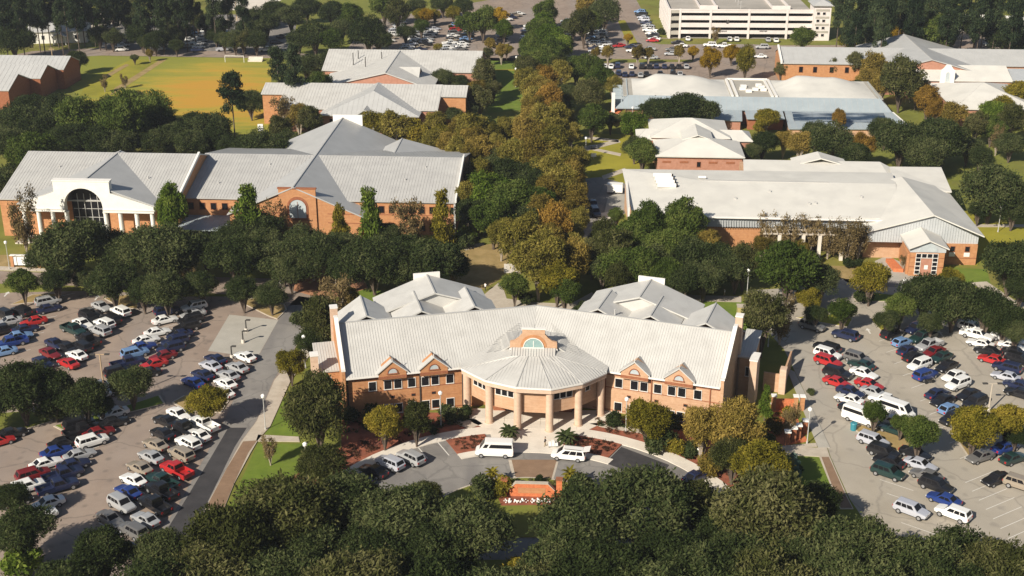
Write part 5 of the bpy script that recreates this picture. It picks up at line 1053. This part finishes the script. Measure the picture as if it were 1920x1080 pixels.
# ------------------------------------------------------------------ people
def person(p, rz, label, shirt, trousers, skin, hair, stride=.28, arms=(.15, -.2)):
    t = thing('person', label, 'person', p, rz)
    J = [(0, 0, .98, .15), (0, 0, 1.2, .15), (0, 0, 1.42, .17), (0, 0, 1.54, .06), (.02, 0, 1.62, .075), (.03, 0, 1.72, .085),
         (0, .19, 1.42, .07), (arms[0], .24, 1.14, .05), (arms[0]+.14, .22, .92, .04), (0, -.19, 1.42, .07), (arms[1], -.24, 1.14, .05), (arms[1]+.06, -.23, .9, .04),
         (0, .1, .9, .1), (stride*.5, .1, .5, .07), (stride*.9, .1, .06, .05), (stride*.9+.16, .1, .04, .04), (0, -.1, .9, .1), (-stride*.3, -.1, .5, .07), (-stride, -.1, .07, .05), (-stride+.16, -.1, .04, .04)]
    Ed = [(0, 1), (1, 2), (2, 3), (3, 4), (4, 5), (2, 6), (6, 7), (7, 8), (2, 9), (9, 10), (10, 11), (0, 12), (12, 13), (13, 14), (14, 15), (0, 16), (16, 17), (17, 18), (18, 19)]
    me = bpy.data.meshes.new('body'); me.from_pydata([j[:3] for j in J], Ed, []); o = link('body', me, t)
    md = o.modifiers.new('skin', 'SKIN')
    for i, sv in enumerate(me.skin_vertices[0].data): sv.radius = (J[i][3], J[i][3]); sv.use_root = (i == 0)
    o.modifiers.new('sub', 'SUBSURF').levels = 1; o.modifiers['sub'].render_levels = 1
    for m in (shirt, trousers, skin): me.materials.append(m)
    dg = bpy.context.evaluated_depsgraph_get(); ev = o.evaluated_get(dg); m2 = bpy.data.meshes.new_from_object(ev); o.modifiers.clear(); o.data = m2
    for m in (shirt, trousers, skin):
        if m.name not in [x.name for x in m2.materials if x]: m2.materials.append(m)
    for pl in m2.polygons:
        z = pl.center.z; a = abs(pl.center.y)
        pl.material_index = 1 if z < .95 and a < .2 else (2 if z > 1.5 or (z < 1.05 and a > .17) else 0)
    MB().ball((.01, 0, 1.76), .095, n=8, k=5).build('hair', hair, t); return t
SKIN = mat('skin', (.42, .24, .15), rough=.6); DKH = mat('hair_dark', (.02, .014, .01)); CLD = mat('cloth_dark', (.02, .02, .025)); CLW = mat('cloth_white', (.7, .68, .65)); CLB = mat('cloth_blue', (.05, .08, .2)); CLK = mat('cloth_khaki', (.35, .27, .17))
bm = at(1022, 838)
person(bm, R(10), 'person in dark top and light trousers standing on the porch walk', CLD, CLK, SKIN, DKH, .2)
person(at(910, 545), R(60), 'person in white top walking on the path behind the left wing', CLW, CLD, SKIN, DKH)
person(at(1358, 556), R(-160), 'person in pale top walking on the path behind the right wing', CLW, CLK, SKIN, DKH)
person(at(554, 530), R(20), 'person in blue top crossing the brick plaza', CLB, CLK, SKIN, DKH)
t = thing('luggage_cart', 'small pale cart with boxes beside the person on the porch walk', 'cart', at(1037, 838), R(5)); MB().box(-.8, .8, -.35, .35, .25, .35).build('deck', POLE, t)
for x, h in ((-.5, .5), (0, .75), (.5, .45)): MB().box(x-.22, x+.22, -.3, .3, .35, .35+h).build('box', LAMPW, t)
for x in (-.6, .6): MB().tube((x, -.35, .13), (x, .35, .13), .12, .12, 8).build('axle_wheels', TYRE, t)

# ------------------------------------------------------------------ trees
RNG = np.random.default_rng(11)
def leaf_cloud(seed, n, s, lobes, flat=.0, up=.35, shell=.35):
    """many small leaf cards filling the shells of a set of lobes; lobes: (x, y, z, rx, rz)"""
    g_ = np.random.default_rng(seed); L = np.array(lobes, float); wgt = L[:, 3]**1.3*L[:, 4]**.7; wgt /= wgt.sum()
    idx = g_.choice(len(L), n, p=wgt); d = g_.normal(size=(n, 3)); d /= np.linalg.norm(d, axis=1)[:, None]
    flip = (d[:, 2] < 0) & (g_.random(n) < up); d[flip, 2] *= -1
    rr = 1-shell*g_.random(n)**1.6; tw = g_.random(n) < .13; rr[tw] = 1+.34*g_.random(int(tw.sum()))**1.5
    c = L[idx]; P = np.stack([c[:, 0]+d[:, 0]*rr*c[:, 3], c[:, 1]+d[:, 1]*rr*c[:, 3], c[:, 2]+d[:, 2]*rr*c[:, 4]], 1)
    N = d*.6+g_.normal(size=(n, 3))*.8; N[:, 2] += .3; N /= np.linalg.norm(N, axis=1)[:, None]
    T = d*.8+g_.normal(size=(n, 3))*.6+np.array([0, 0, .5]); T = T-N*(T*N).sum(1)[:, None]; T /= np.linalg.norm(T, axis=1)[:, None]; B = np.cross(N, T)
    sz = s*(.55+.9*g_.random(n)**1.5); a = (sz*1.25)[:, None]; b = (sz*.46)[:, None]
    V = np.stack([P-T*a*.9, P-B*b+T*a*.1, P+T*a, P+B*b+T*a*.15], 1).reshape(-1, 3)
    return V, n
def mesh_np(name, V, nq, m):
    me = bpy.data.meshes.new(name); me.vertices.add(len(V)); me.vertices.foreach_set('co', V.ravel())
    me.loops.add(nq*4); me.loops.foreach_set('vertex_index', np.arange(nq*4, dtype=np.int32)); me.polygons.add(nq)
    me.polygons.foreach_set('loop_start', np.arange(0, nq*4, 4, dtype=np.int32)); me.polygons.foreach_set('loop_total', np.full(nq, 4, dtype=np.int32))
    me.materials.append(m); me.update(calc_edges=True); return me
def lobes_round(seed, k, ry=.78, rmin=.26, rmax=.46, flatbot=-.35):
    g_ = np.random.default_rng(seed); out = [(0, 0, 0, .62, .62*ry)]
    for i in range(k):
        th = g_.random()*6.283; ph = math.acos(1-1.55*g_.random()); r = .52+.22*g_.random(); q = rmin+(rmax-rmin)*g_.random()
        z = math.cos(ph)*r*ry
        if z < flatbot*ry: z = flatbot*ry
        out.append((math.sin(ph)*math.cos(th)*r, math.sin(ph)*math.sin(th)*r, z, q, q*.82))
    return out
def lobes_cone(seed, k):
    g_ = np.random.default_rng(seed); out = []
    for i in range(k):
        t = i/(k-1); r = (.95-.62*t)*(.9+.3*g_.random()); th = g_.random()*6.283; q = .54-.26*t
        out.append((math.cos(th)*r*.5, math.sin(th)*r*.5, -1.0+2.05*t, q*(.8+.4*g_.random()), .30-.1*t))
    return out
def lobes_pine(seed, k):
    g_ = np.random.default_rng(seed); out = []
    for i in range(k):
        t = g_.random(); r = .75*(1-.6*t)*(.35+.65*g_.random()); th = g_.random()*6.283
        out.append((math.cos(th)*r, math.sin(th)*r, -.9+1.85*t, .26+.16*g_.random(), .16+.1*g_.random()))
    out.append((0, 0, .9, .22, .25)); return out
def lobes_vase(seed, k):
    g_ = np.random.default_rng(seed); out = []
    for i in range(k):
        t = .15+.85*g_.random(); th = g_.random()*6.283; r = .25+.62*t*g_.random()**.5
        out.append((math.cos(th)*r, math.sin(th)*r, -1+1.9*t, .2+.12*g_.random(), .26+.16*g_.random()))
    return out
#       crown variants, leaf material default, crown height / width, clear trunk (m), trunk radius factor
CROWN = {'oak': [mesh_np('oak_crown', *leaf_cloud(10+i, 21000, .036, lobes_round(100+i, 44, .78, .16, .40), shell=.45), L_OAK) for i in range(4)],
         'broad': [mesh_np('broad_crown', *leaf_cloud(20+i, 15000, .043, lobes_round(200+i, 40, 1.0, .16, .38), shell=.45), L_MID) for i in range(3)],
         'feather': [mesh_np('feathery_crown', *leaf_cloud(30+i, 14000, .042, lobes_round(300+i, 52, 1.05, .14, .30), shell=.7), L_AMBER) for i in range(3)],
         'cone': [mesh_np('cone_crown', *leaf_cloud(40+i, 8000, .070, lobes_cone(400+i, 26), shell=.5), L_BRIGHT) for i in range(2)],
         'pine': [mesh_np('pine_crown', *leaf_cloud(50+i, 6500, .062, lobes_pine(500+i, 26), shell=.6), L_PINE) for i in range(3)],
         'vase': [mesh_np('vase_crown', *leaf_cloud(60+i, 3600, .055, lobes_vase(600+i, 30), shell=.9), L_BARE) for i in range(2)],
         'bush': [mesh_np('bush_crown', *leaf_cloud(70+i, 2600, .10, lobes_round(700+i, 12, .8, .3, .5)), L_OAK) for i in range(2)]}
def fronds():
    mb = MB()
    for i in range(34):
        th = i*2.4; el = .9-1.5*(i/34); ln = .9+.15*random.random(); pv = Vector((0, 0, 0)); dr = Vector((math.cos(th)*math.cos(el), math.sin(th)*math.cos(el), math.sin(el)))
        sd = Vector((-math.sin(th), math.cos(th), 0)); pts = [pv]
        for k in range(4): pts.append(pts[-1]+dr*ln/4); dr = (dr+Vector((0, 0, -.28))).normalized()
        ws = (.02, .12, .15, .11, .01)
        for k in range(4): mb.add([pts[k]-sd*ws[k], pts[k]+sd*ws[k], pts[k+1]+sd*ws[k+1], pts[k+1]-sd*ws[k+1]], [(0, 1, 2, 3)])
    return mb.mesh('palm_crown', L_BRIGHT)
CROWN['palm'] = [fronds()]
def trunk_mesh(kind):
    mb = MB(); g_ = random.Random(hash(kind) % 97)
    if kind in ('pine', 'cone', 'palm'): mb.tube((0, 0, 0), (0, 0, 1), 1, .55 if kind != 'palm' else .85, 8)
    else:
        mb.tube((0, 0, 0), (0, 0, .45), 1, .75, 8)
        for i in range(5):
            a = i*1.257+.3; r = 2.2+1.2*g_.random(); mb.tube((0, 0, .40), (math.cos(a)*r, math.sin(a)*r, .85), .5, .3, 6); mb.tube((math.cos(a)*r, math.sin(a)*r, .85), (math.cos(a)*r*2.2, math.sin(a)*r*2.2, 1.2), .3, .12, 5)
    return mb
TRM = {}
KIND = {'O': ('oak', 'live_oak', 'dark live oak', L_OAK, .74, 2.0), 'o': ('oak', 'live_oak', 'olive green oak', L_OLIVE, .80, 2.0), 'M': ('broad', 'broadleaf_tree', 'leafy green tree', L_MID, .98, 1.6),
        'G': ('broad', 'broadleaf_tree', 'bright leafy tree', L_BRIGHT, .98, 1.6), 'Y': ('broad', 'broadleaf_tree', 'yellow-green tree', L_YELLOW, .9, 1.5), 'D': ('broad', 'broadleaf_tree', 'golden yellow tree', L_GOLD, .95, 1.4),
        'A': ('feather', 'cypress_tree', 'amber feathery tree', L_AMBER, 1.15, 1.8), 'U': ('feather', 'cypress_tree', 'rusty feathery tree', L_RUST, 1.35, 1.8), 'V': ('feather', 'cypress_tree', 'olive feathery tree', L_OLIVE, 1.15, 1.8),
        'v': ('feather', 'cypress_tree', 'golden olive tree', L_GOLIVE, 1.15, 1.8), 'C': ('cone', 'conical_tree', 'green conical tree', L_BRIGHT, 1.85, 1.2), 'c': ('cone', 'conical_tree', 'yellow conical tree', L_YELLOW, 1.85, 1.2), 'P': ('pine', 'pine_tree', 'tall dark pine', L_PINE, 1.7, 6.0),
        'S': ('vase', 'bare_tree', 'half-bare brown tree', L_BARE, 1.25, 1.0), 'B': ('bush', 'shrub', 'dark rounded shrub', L_OAK, .8, .0), 'b': ('bush', 'shrub', 'bright green shrub', L_BRIGHT, .8, .0),
        'r': ('bush', 'shrub', 'red leaved shrub', L_RED, .8, 0), 'y': ('bush', 'shrub', 'yellow-green shrub', L_YELLOW, .8, 0), 'a': ('bush', 'shrub', 'amber shrub', L_AMBER, .8, 0), 'T': ('palm', 'palm_tree', 'small palm', L_YELLOW, 1.0, 3.0), 't': ('palm', 'palm_shrub', 'low dark sago palm', L_OAK, .7, .2),
        'X': ('cone', 'spruce_tree', 'pale blue green spruce', L_BLUE, 1.5, .3)}
ASP = {'oak': .80, 'broad': 1.0, 'feather': 1.06, 'cone': 1.05, 'pine': 1.0, 'vase': 1.05, 'bush': .85, 'palm': .9}
TREES = []
def trees(where, spec):
    for it in spec.split(';'):
        q = it.split()
        if q: TREES.append((where, q[0], float(q[1]), float(q[2]), float(q[3]), float(q[4]) if len(q) > 4 else None))
HUE = {}
def plant_all():
    cnt = {}; groups = {}
    for t in TREES: groups.setdefault((t[0], t[1]), []).append(t)
    for key in [q for q in groups if len(groups[q]) > 14]:      # a long stand is told apart as a front and a back rank
        L = sorted(groups.pop(key), key=lambda t: -t[3]); h = (len(L)+(2 if len(L) > 28 else 1))//(3 if len(L) > 28 else 2)
        for j, rk in enumerate(('front rank', 'back rank') if len(L) <= 28 else ('front rank', 'middle rank', 'back rank')): groups[(key[0], key[1], rk)] = L[j*h:(j+1)*h]
    for key, L in groups.items():
        where, k = key[:2]; rank = ', '+key[2] if len(key) > 2 else ''
        L.sort(key=lambda t: t[2]); base, oname, desc, lm, hr, clear = KIND[k]
        for i, (_, _, u, v, wpx, hh) in enumerate(L):
            zc = 5.0
            for _ in range(6):
                p = at(u, v, zc); W = wpx*mpp(p)*({'before the long grey hall': .96, 'in the left car park islands': .98, 'in the grove behind the portico hall': 1.0, 'along the bottom edge of the photo': 1.04}.get(where, 1.08) if base not in ('bush', 'palm') else 1.0); H = W*(hh if hh else hr); cl = min(clear, .35*W) if base not in ('pine',) else max(clear, .9*H)
                if base == 'pine': cl = min(cl, 9)
                zc = cl+H*.5 if base not in ('bush',) else H*.42
            p = at(u, v, zc); p.z = 0; nm = len(L)
            if nm == 1: lab = '%s %s' % (desc, where)
            else: lab = '%s, %s from left%s, %s' % (desc, ordn(i), rank, where)
            rz = RNG.random()*6.28
            t = thing(oname, lab, 'shrub' if base == 'bush' or oname == 'palm_shrub' else 'tree', p, 0, 'trees and shrubs '+where)
            cm = CROWN[base][int(RNG.integers(len(CROWN[base])))]
            o = link('crown', cm, t, (0, 0, zc), rz, (W*.5*RNG.uniform(.88, 1.1), W*.5*RNG.uniform(.88, 1.1), H*.5/ASP[base]*RNG.uniform(.92, 1.08))); slotmat(o, lm)
            if base != 'bush':
                if base not in TRM: TRM[base] = trunk_mesh(base).mesh('trunk', BARK)
                tr = (.022*W+.06) if base not in ('pine', 'palm') else .22
                top = cl+H*.35 if base not in ('pine', 'cone') else cl+H*.9
                if base == 'palm': top = cl+H*.45
                o = link('trunk', TRM[base], t, (0, 0, 0), rz, (tr, tr, top))
                if k in 'STAv': slotmat(o, BARK_PALE)
trees('along the bottom edge of the photo', 'O 700 1040 150;O 820 1050 150;O 590 1040 150;O 1040 1060 150;O 1265 1050 150;O 1390 1060 150;O 1500 1050 150;O 1680 1060 150;O 1800 1040 140;O 300 1040 120;O 470 1075 150;o 420 1036 205;o 535 969 205;O 645 949 165;O 745 979 185;o 800 930 64;O 880 999 175;O 1075 992 185;O 1200 959 215;o 1290 949 130;O 1130 1080 190;o 1435 969 225;O 1335 999 120;O 1530 944 110;O 1600 1032 195;O 1745 1075 185;o 1870 1078 170;O 190 1042 135;O 45 996 120;O 20 930 80;O 1330 1095 190;o 390 1090 190;O 545 1095 190;o 1000 1100 120')
trees('below the bottom edge of the photo', 'O 300 1130 210;o 660 1120 220;O 820 1120 190;O 960 1130 200;o 1450 1120 200;O 1620 1130 220;O 1780 1120 180;O 110 1120 170;O 1230 1130 200')
trees('at the lower left corner of the photo', 'b 40 1062 90;b 150 1065 60;b 370 1062 100')
trees('along the bottom edge among the oaks', 'r 795 1072 46;y 975 1070 70')
trees('left of the front building', 'o 596 765 118 1.15;o 605 870 100;Y 545 680 66;V 602 600 88 1.3;S 632 560 62;O 585 640 70;A 655 560 45;S 505 838 40;B 560 600 40')
trees('in the left front bed', 'Y 720 795 72 1.0;V 780 785 66 1.1;B 842 775 44;B 700 780 50;B 655 780 40;B 813 808 22;B 875 772 30;B 868 780 22')
trees('in the right front bed', 'Y 1215 786 88;B 1150 786 38;A 1318 800 90;B 1255 790 44;B 1240 828 60;y 1265 838 46;B 1300 842 44')
trees('between front building and right road', 'A 1385 800 115;Y 1428 868 118;o 1375 855 84;C 1436 752 30;S 1480 790 40;a 1450 800 40;B 1440 830 50;X 1487 878 36;y 1478 775 30;b 1395 870 60;a 1335 870 60;B 1490 885 40;B 1520 735 16')
trees('either side of the porch steps', 't 955 808 46;t 1062 818 52')
trees('on the roundabout island', 'T 922 886 34;T 1068 888 40;B 1010 900 24;y 940 912 50;B 900 915 60;B 1085 915 60')
trees('behind the right wing', 'V 1432 590 92 1.4;S 1465 600 60;B 1095 583 40;M 1060 545 60')
trees('before the long grey hall', 'O 235 480 110;O 340 485 100;O 495 455 90;O 640 465 90;O 760 475 100;O 545 505 90;O 90 480 90;O 760 510 90;O 850 500 70;O 420 450 80;O 135 465 165;O 195 455 100;O 300 472 160;O 440 480 130;O 385 470 90;O 530 485 110;O 600 480 130;O 700 490 140;O 810 490 130;O 650 500 100;O 480 430 110;O 570 455 100')
trees('against the long grey hall', 'G 322 392 70 1.75;C 464 416 70 1.7;c 638 434 46 1.8;C 692 416 62 1.8;c 830 414 50 1.9;S 520 420 60;S 770 425 70;O 725 440 60;S 42 415 55 1.9')
trees('in the strip above the left car park', 'M 42 530 62;O 105 527 66;O 212 528 100;O 268 545 70;O 312 545 90;O 378 535 68;O 455 545 66;O 508 552 62;O 160 520 50;S 352 520 30')
trees('in the left car park islands', 'O 40 730 150;O 100 735 110;O 160 745 96;O 245 718 96;Y 388 752 92 .8;B 100 770 60;O -25 760 110;O -60 690 110;O 190 760 50')
trees('left of the white arched portico', 'O 15 350 100;M 60 290 90;O 20 270 80;O 40 235 100')
trees('in the grove behind the portico hall', 'O 130 260 90;O 170 235 90;O 250 200 80;O 205 210 80;O 360 270 70;O 300 240 80;O 70 250 90;O 30 220 80;O 365 235 70;O 225 270 80;O 410 265 60;O 100 235 100;M 150 225 110;M 230 230 120;M 285 215 90;O 190 265 90;O 330 255 80;O 395 245 90;O 110 200 70;O 60 200 70;O 290 265 70;O 250 190 60;O 490 275 100;O 455 280 60;O 430 275 60;O 540 265 60')
trees('on the playing field edge', 'P 434 175 66 1.0;O 470 192 56;O 145 112 44;O 252 108 18;A 280 100 16;S 195 155 18;S 233 150 16')
trees('beside the twin gabled halls', 'P 520 125 50 1.2;P 548 130 44;O 575 125 60;O 610 120 60;O 560 165 60;M 600 165 56;S 538 215 50;A 560 220 50;V 525 240 50;V 580 225 50;O 505 185 50;O 830 150 50;O 860 155 40')
trees('behind the long grey hall', 'v 815 235 50;A 890 265 60;v 920 255 50;Y 830 255 50;v 865 285 60;O 905 235 50;A 935 295 56;O 880 200 44;v 945 245 50;Y 700 235 60;v 740 240 70;Y 775 250 66;v 812 262 50;A 840 275 60;A 860 245 54;O 850 215 40;v 885 245 70;A 900 285 70;A 880 300 60;v 930 275 50')
trees('right of the twin gabled halls', 'V 905 140 50 1.5;V 900 185 52;o 925 165 40;A 895 170 40')
trees('in the upper avenue', 'M 1005 75 50;M 1035 95 54;G 1020 45 50;O 1055 80 44;M 1000 112 50;V 1045 130 50;M 1022 22 50;M 1012 60 56;G 1030 75 56;G 1050 90 50;M 1000 92 54;M 1020 110 60;O 1075 50 46;O 1045 115 50;o 990 125 56')
trees('beside the far car park lane', 'O 1135 22 70;V 1095 45 60;A 1100 12 50;M 1110 42 44')
trees('in the middle avenue', 'v 1000 165 54;A 1025 180 60;O 1065 175 50;v 1045 220 60;A 985 245 60;v 1035 270 70;A 1000 205 56;v 1070 250 44;v 985 150 54;U 1022 155 54;v 1050 140 54;M 1080 130 50;v 1004 188 54;U 1030 190 60;A 1010 175 60;O 1050 205 50;v 1020 225 66;v 985 240 46;A 1000 225 60;v 1042 245 60;A 1015 265 70;v 1060 225 40;M 1105 130 54;M 1125 150 60;o 1105 175 66;v 1150 160 40')
trees('in the lower avenue', 'O 935 300 70;v 1025 325 80;O 985 320 70;v 1050 350 80;A 1030 365 70;O 895 400 80;M 925 410 90;O 975 415 80;A 1020 400 70;v 1070 440 60;O 880 340 50;v 1040 300 84;A 1005 300 84;v 965 300 80;A 1065 330 70;O 950 330 90;G 915 370 96;M 960 380 96;v 875 375 46 1.9;O 1000 340 90;M 1000 385 80;v 900 330 70;v 1085 300 50;O 925 325 80;A 1080 370 60;v 1085 415 50')
trees('at the foot of the avenue', 'U 1040 430 86;A 1062 400 60;A 1030 460 80;v 975 445 90;v 940 440 60;v 1010 485 110;A 1070 490 80;v 1080 465 60;Y 1045 525 86;M 965 535 56;A 1000 460 60;B 985 560 36;b 875 440 36;B 870 455 40')
trees('before the cream roofed hall', 'M 1180 450 80;O 1215 490 90;M 1270 465 80;V 1110 475 60;O 1380 505 80;O 1280 525 80;M 1160 495 80;V 1155 470 90;M 1215 425 80 1.3;M 1280 420 90 1.3;M 1245 470 90;O 1300 485 100;O 1350 490 90;V 1395 490 70;M 1190 500 90;O 1130 500 70;V 1135 440 60;A 1330 455 56;M 1155 405 30;M 1250 520 70;O 1320 520 80;V 1160 520 60')
trees('along the cream hall pergola', 'S 1445 440 54 1.1;S 1480 445 48;S 1520 440 50;S 1555 445 50 1.3;S 1590 450 52 1.4;S 1612 450 44 1.4;A 1430 460 40;A 1500 470 40;V 1460 470 40;B 1590 495 26;B 1610 495 24')
trees('before the cream hall entrance', 'M 1478 505 120;O 1540 525 76;Y 1633 524 78 .95;Y 1782 527 54;O 1735 555 100;O 1790 565 110;O 1850 580 100;M 1690 575 60;O 1885 600 80;Y 1515 560 46;M 1580 585 56;O 1530 590 44;B 1620 556 40;S 1695 490 20;O 1905 620 60;O 1665 600 50;O 1745 605 50')
trees('right of the cream hall', 'O 1860 355 130;O 1895 495 120;O 1900 395 60;O 1915 540 60;O 1835 395 40')
trees('in the right car park islands', 'M 1640 775 50;M 1725 812 74;Y 1828 800 96;Y 1890 790 80;O 1905 815 50;M 1690 795 40')
trees('behind the small hipped building', 'O 1275 205 110 .55;O 1235 210 70;O 1315 212 70;M 1110 222 66;G 1188 235 56;M 1205 285 64;O 1190 275 50;O 1145 225 40;Y 1438 222 46;y 1425 240 30')
trees('behind the cream hall roof', 'O 1430 268 60;A 1500 268 50;O 1560 262 90;O 1530 250 60;U 1620 275 46;O 1690 265 110;O 1770 262 110;O 1660 245 60;U 1572 222 34;O 1815 275 60;O 1600 290 60;O 1740 290 90;A 1470 262 40;O 1410 285 40;O 1840 295 50')
trees('behind the pool building', 'V 1602 120 46;A 1640 130 60;V 1690 150 84;A 1655 160 50;V 1562 127 30 1.3;V 1465 130 28;U 1740 190 50;V 1720 165 50;A 1620 150 40;O 1605 165 40;U 1755 205 40;A 1790 215 50')
trees('beside the chapel block at right', 'G 1862 215 56 1.0;V 1895 225 60;Y 1905 180 60;V 1830 235 50;O 1895 270 56;Y 1880 205 60;S 1870 262 30 1.5;M 1860 240 50')
trees('around the parking garage', 'D 1333 112 40 1.25;Y 1398 115 36 1.6;A 1274 96 26;D 1372 98 36;D 1300 96 24;A 1196 98 28;A 1216 99 24;A 1117 98 20;A 1140 98 26;M 1506 72 48;Y 1596 76 46;D 1670 64 50;M 1755 68 80;O 1890 75 80;O 1720 62 40;B 1240 60 16;S 1342 66 20;D 1178 70 18')
trees('in the far car park', 'O 845 50 10;M 905 40 62;M 880 45 50;D 935 30 38;G 945 55 40;Y 815 28 26;D 800 30 28;Y 850 24 30;Y 785 28 24;y 822 88 18;A 940 95 28;A 918 82 24;Y 950 92 24;M 790 50 32;O 985 95 30;V 915 100 24')
trees('between far car park and field', 'O 560 75 50;M 620 75 50;O 480 30 44;O 710 75 50;O 545 30 60;O 590 65 76;O 690 60 80;O 640 55 50;M 660 30 50;O 620 22 50;V 745 25 50;M 720 10 60;O 500 45 56;O 465 55 56;O 440 75 50;O 515 20 50;O 420 75 40;V 455 75 36;O 575 15 50;O 480 75 50;O 760 60 40;O 780 12 44;O 830 8 44;O 870 12 40')
trees('around the white house', 'O 275 80 36;O 320 50 40;O 415 50 40;O 25 75 70;O 105 55 26;O 136 55 18 1.6;O 185 66 46;O 210 70 44;O 265 65 60;O 255 45 60;O 290 75 50;O 240 25 50;M 180 38 28;O 325 70 46;O 340 60 40;O 5 55 40;M 60 35 40;O 385 45 40;O 310 40 40;O 330 85 30;O 405 65 40;O 350 25 40;V 370 35 40')
trees('in the pine wood at top right', 'P 1590 40 40;P 1615 30 44;P 1640 42 40;P 1665 32 44;P 1690 20 40;P 1715 35 44;P 1745 25 40;P 1575 12 40;P 1630 8 44;P 1780 35 48;P 1810 20 44;P 1840 30 48;P 1870 25 50;P 1900 40 50;O 1830 55 60;O 1870 50 60;O 1790 45 50;P 1605 58 34;P 1655 58 34;P 1720 8 40;P 1770 8 40;P 1850 8 40;P 1910 10 44;O 1700 50 40')
trees('in the pine wood at top left', 'O 30 40 50;O 75 45 50;O 115 20 50;O 160 30 44;P 35 22 40;P 65 15 40;P 100 8 40;P 140 22 40;P 170 6 40;P 210 10 40;P 285 10 40;P 310 5 40;P 345 18 36;O 210 25 40;P 20 15 40;P 50 8 40;P 85 12 36;P 120 15 40;P 150 10 36;P 190 12 40;P 262 18 40;P 300 20 40;P 330 10 40;P 400 15 36;P 425 8 36;P 5 35 36;P 75 28 30;P 110 30 30;P 455 22 36;P 230 8 36;P 360 6 36')
plant_all()
# the wood going on beyond the photo: one mass
def wood(n, xr, yr, name, label, skip=None):
    mb_v = []; g_ = np.random.default_rng(5); tot = 0
    for i in range(n):
        x, y = g_.uniform(*xr), g_.uniform(*yr)
        if skip and skip(x, y): continue
        s = g_.uniform(3.5, 6.0); h = g_.uniform(9, 15)
        L = [(x+g_.normal()*s*.35, y+g_.normal()*s*.35, h-g_.random()*h*.6, s*.5, s*.45) for _ in range(5)]
        V, q = leaf_cloud(int(g_.integers(1e6)), 130, .95, L, shell=.5); mb_v.append(V); tot += q
    o = link(name, mesh_np(name, np.concatenate(mb_v), tot, L_PINE)); tag(o, label, 'woods', None, 'stuff'); return o
wood(900, (-420, 460), (640, 800), 'far_wood', 'distant dark woods beyond the campus')
wood(160, (150, 280), (560, 640), 'far_wood', 'dark pine woods behind the parking garage at top right')
wood(150, (-300, -150), (560, 645), 'far_wood', 'dark pine woods behind the white house at top left')
wood(60, (-40, 60), (600, 640), 'far_wood', 'dark woods beyond the far car park')
# low planting on the mulch beds
def cover(ptsfn, n, s, name, label, m):
    g_ = np.random.default_rng(3); L = []
    for i in range(n): x, y = ptsfn(g_); L.append((x, y, .15, s*(.6+.6*g_.random()), s*.7))
    V, q = leaf_cloud(8, n*26, s*.35, L, shell=.8); o = link(name, mesh_np(name, V, q, m)); tag(o, label, 'ground cover', None, 'stuff')
def arcfn(r0, r1, a0, a1): 
    def f(g_): r, a = g_.uniform(r0, r1), R(g_.uniform(a0, a1)); return 2.0+r*math.cos(a), 155.0+r*math.sin(a)
    return f
L_HEATH = leafmat('leaf_heath', (.05, .028, .018), (.10, .05, .03), (.17, .10, .05))
cover(arcfn(33.6, 38, 109, 158), 130, .45, 'low_planting', 'low dull shrubs in the left mulch bed', L_HEATH); cover(arcfn(33.6, 37.8, 25, 73), 120, .45, 'low_planting', 'low dull shrubs in the right mulch bed', L_HEATH)
cover(arcfn(26, 30.3, 61, 76), 70, .4, 'low_planting', 'low reddish plants right of the entrance walk', L_HEATH); cover(arcfn(26, 30.3, 103, 113), 50, .35, 'low_planting', 'low reddish plants left of the entrance walk', L_HEATH)
def quadfn(a, b, c, d):
    A, B, C_, D = at(*a), at(*b), at(*c), at(*d)
    def f(g_): s, t2 = g_.random(), g_.random(); p = A.lerp(B, s).lerp(D.lerp(C_, s), t2); return p.x, p.y
    return f
cover(quadfn((1440, 775), (1490, 770), (1500, 815), (1440, 820)), 40, .5, 'low_planting', 'rusty flowering plants in the memorial garden', L_RUST)
cover(quadfn((940, 900), (1090, 900), (1100, 915), (920, 915)), 90, .4, 'low_planting', 'low hedge plants on the roundabout island', L_OLIVE)
cover(quadfn((650, 785), (880, 785), (870, 800), (650, 815)), 120, .5, 'low_planting', 'dark low hedge under the left wing windows', L_OAK)
cover(quadfn((1125, 790), (1345, 800), (1345, 812), (1125, 800)), 110, .5, 'low_planting', 'dark low hedge under the right wing windows', L_OAK)
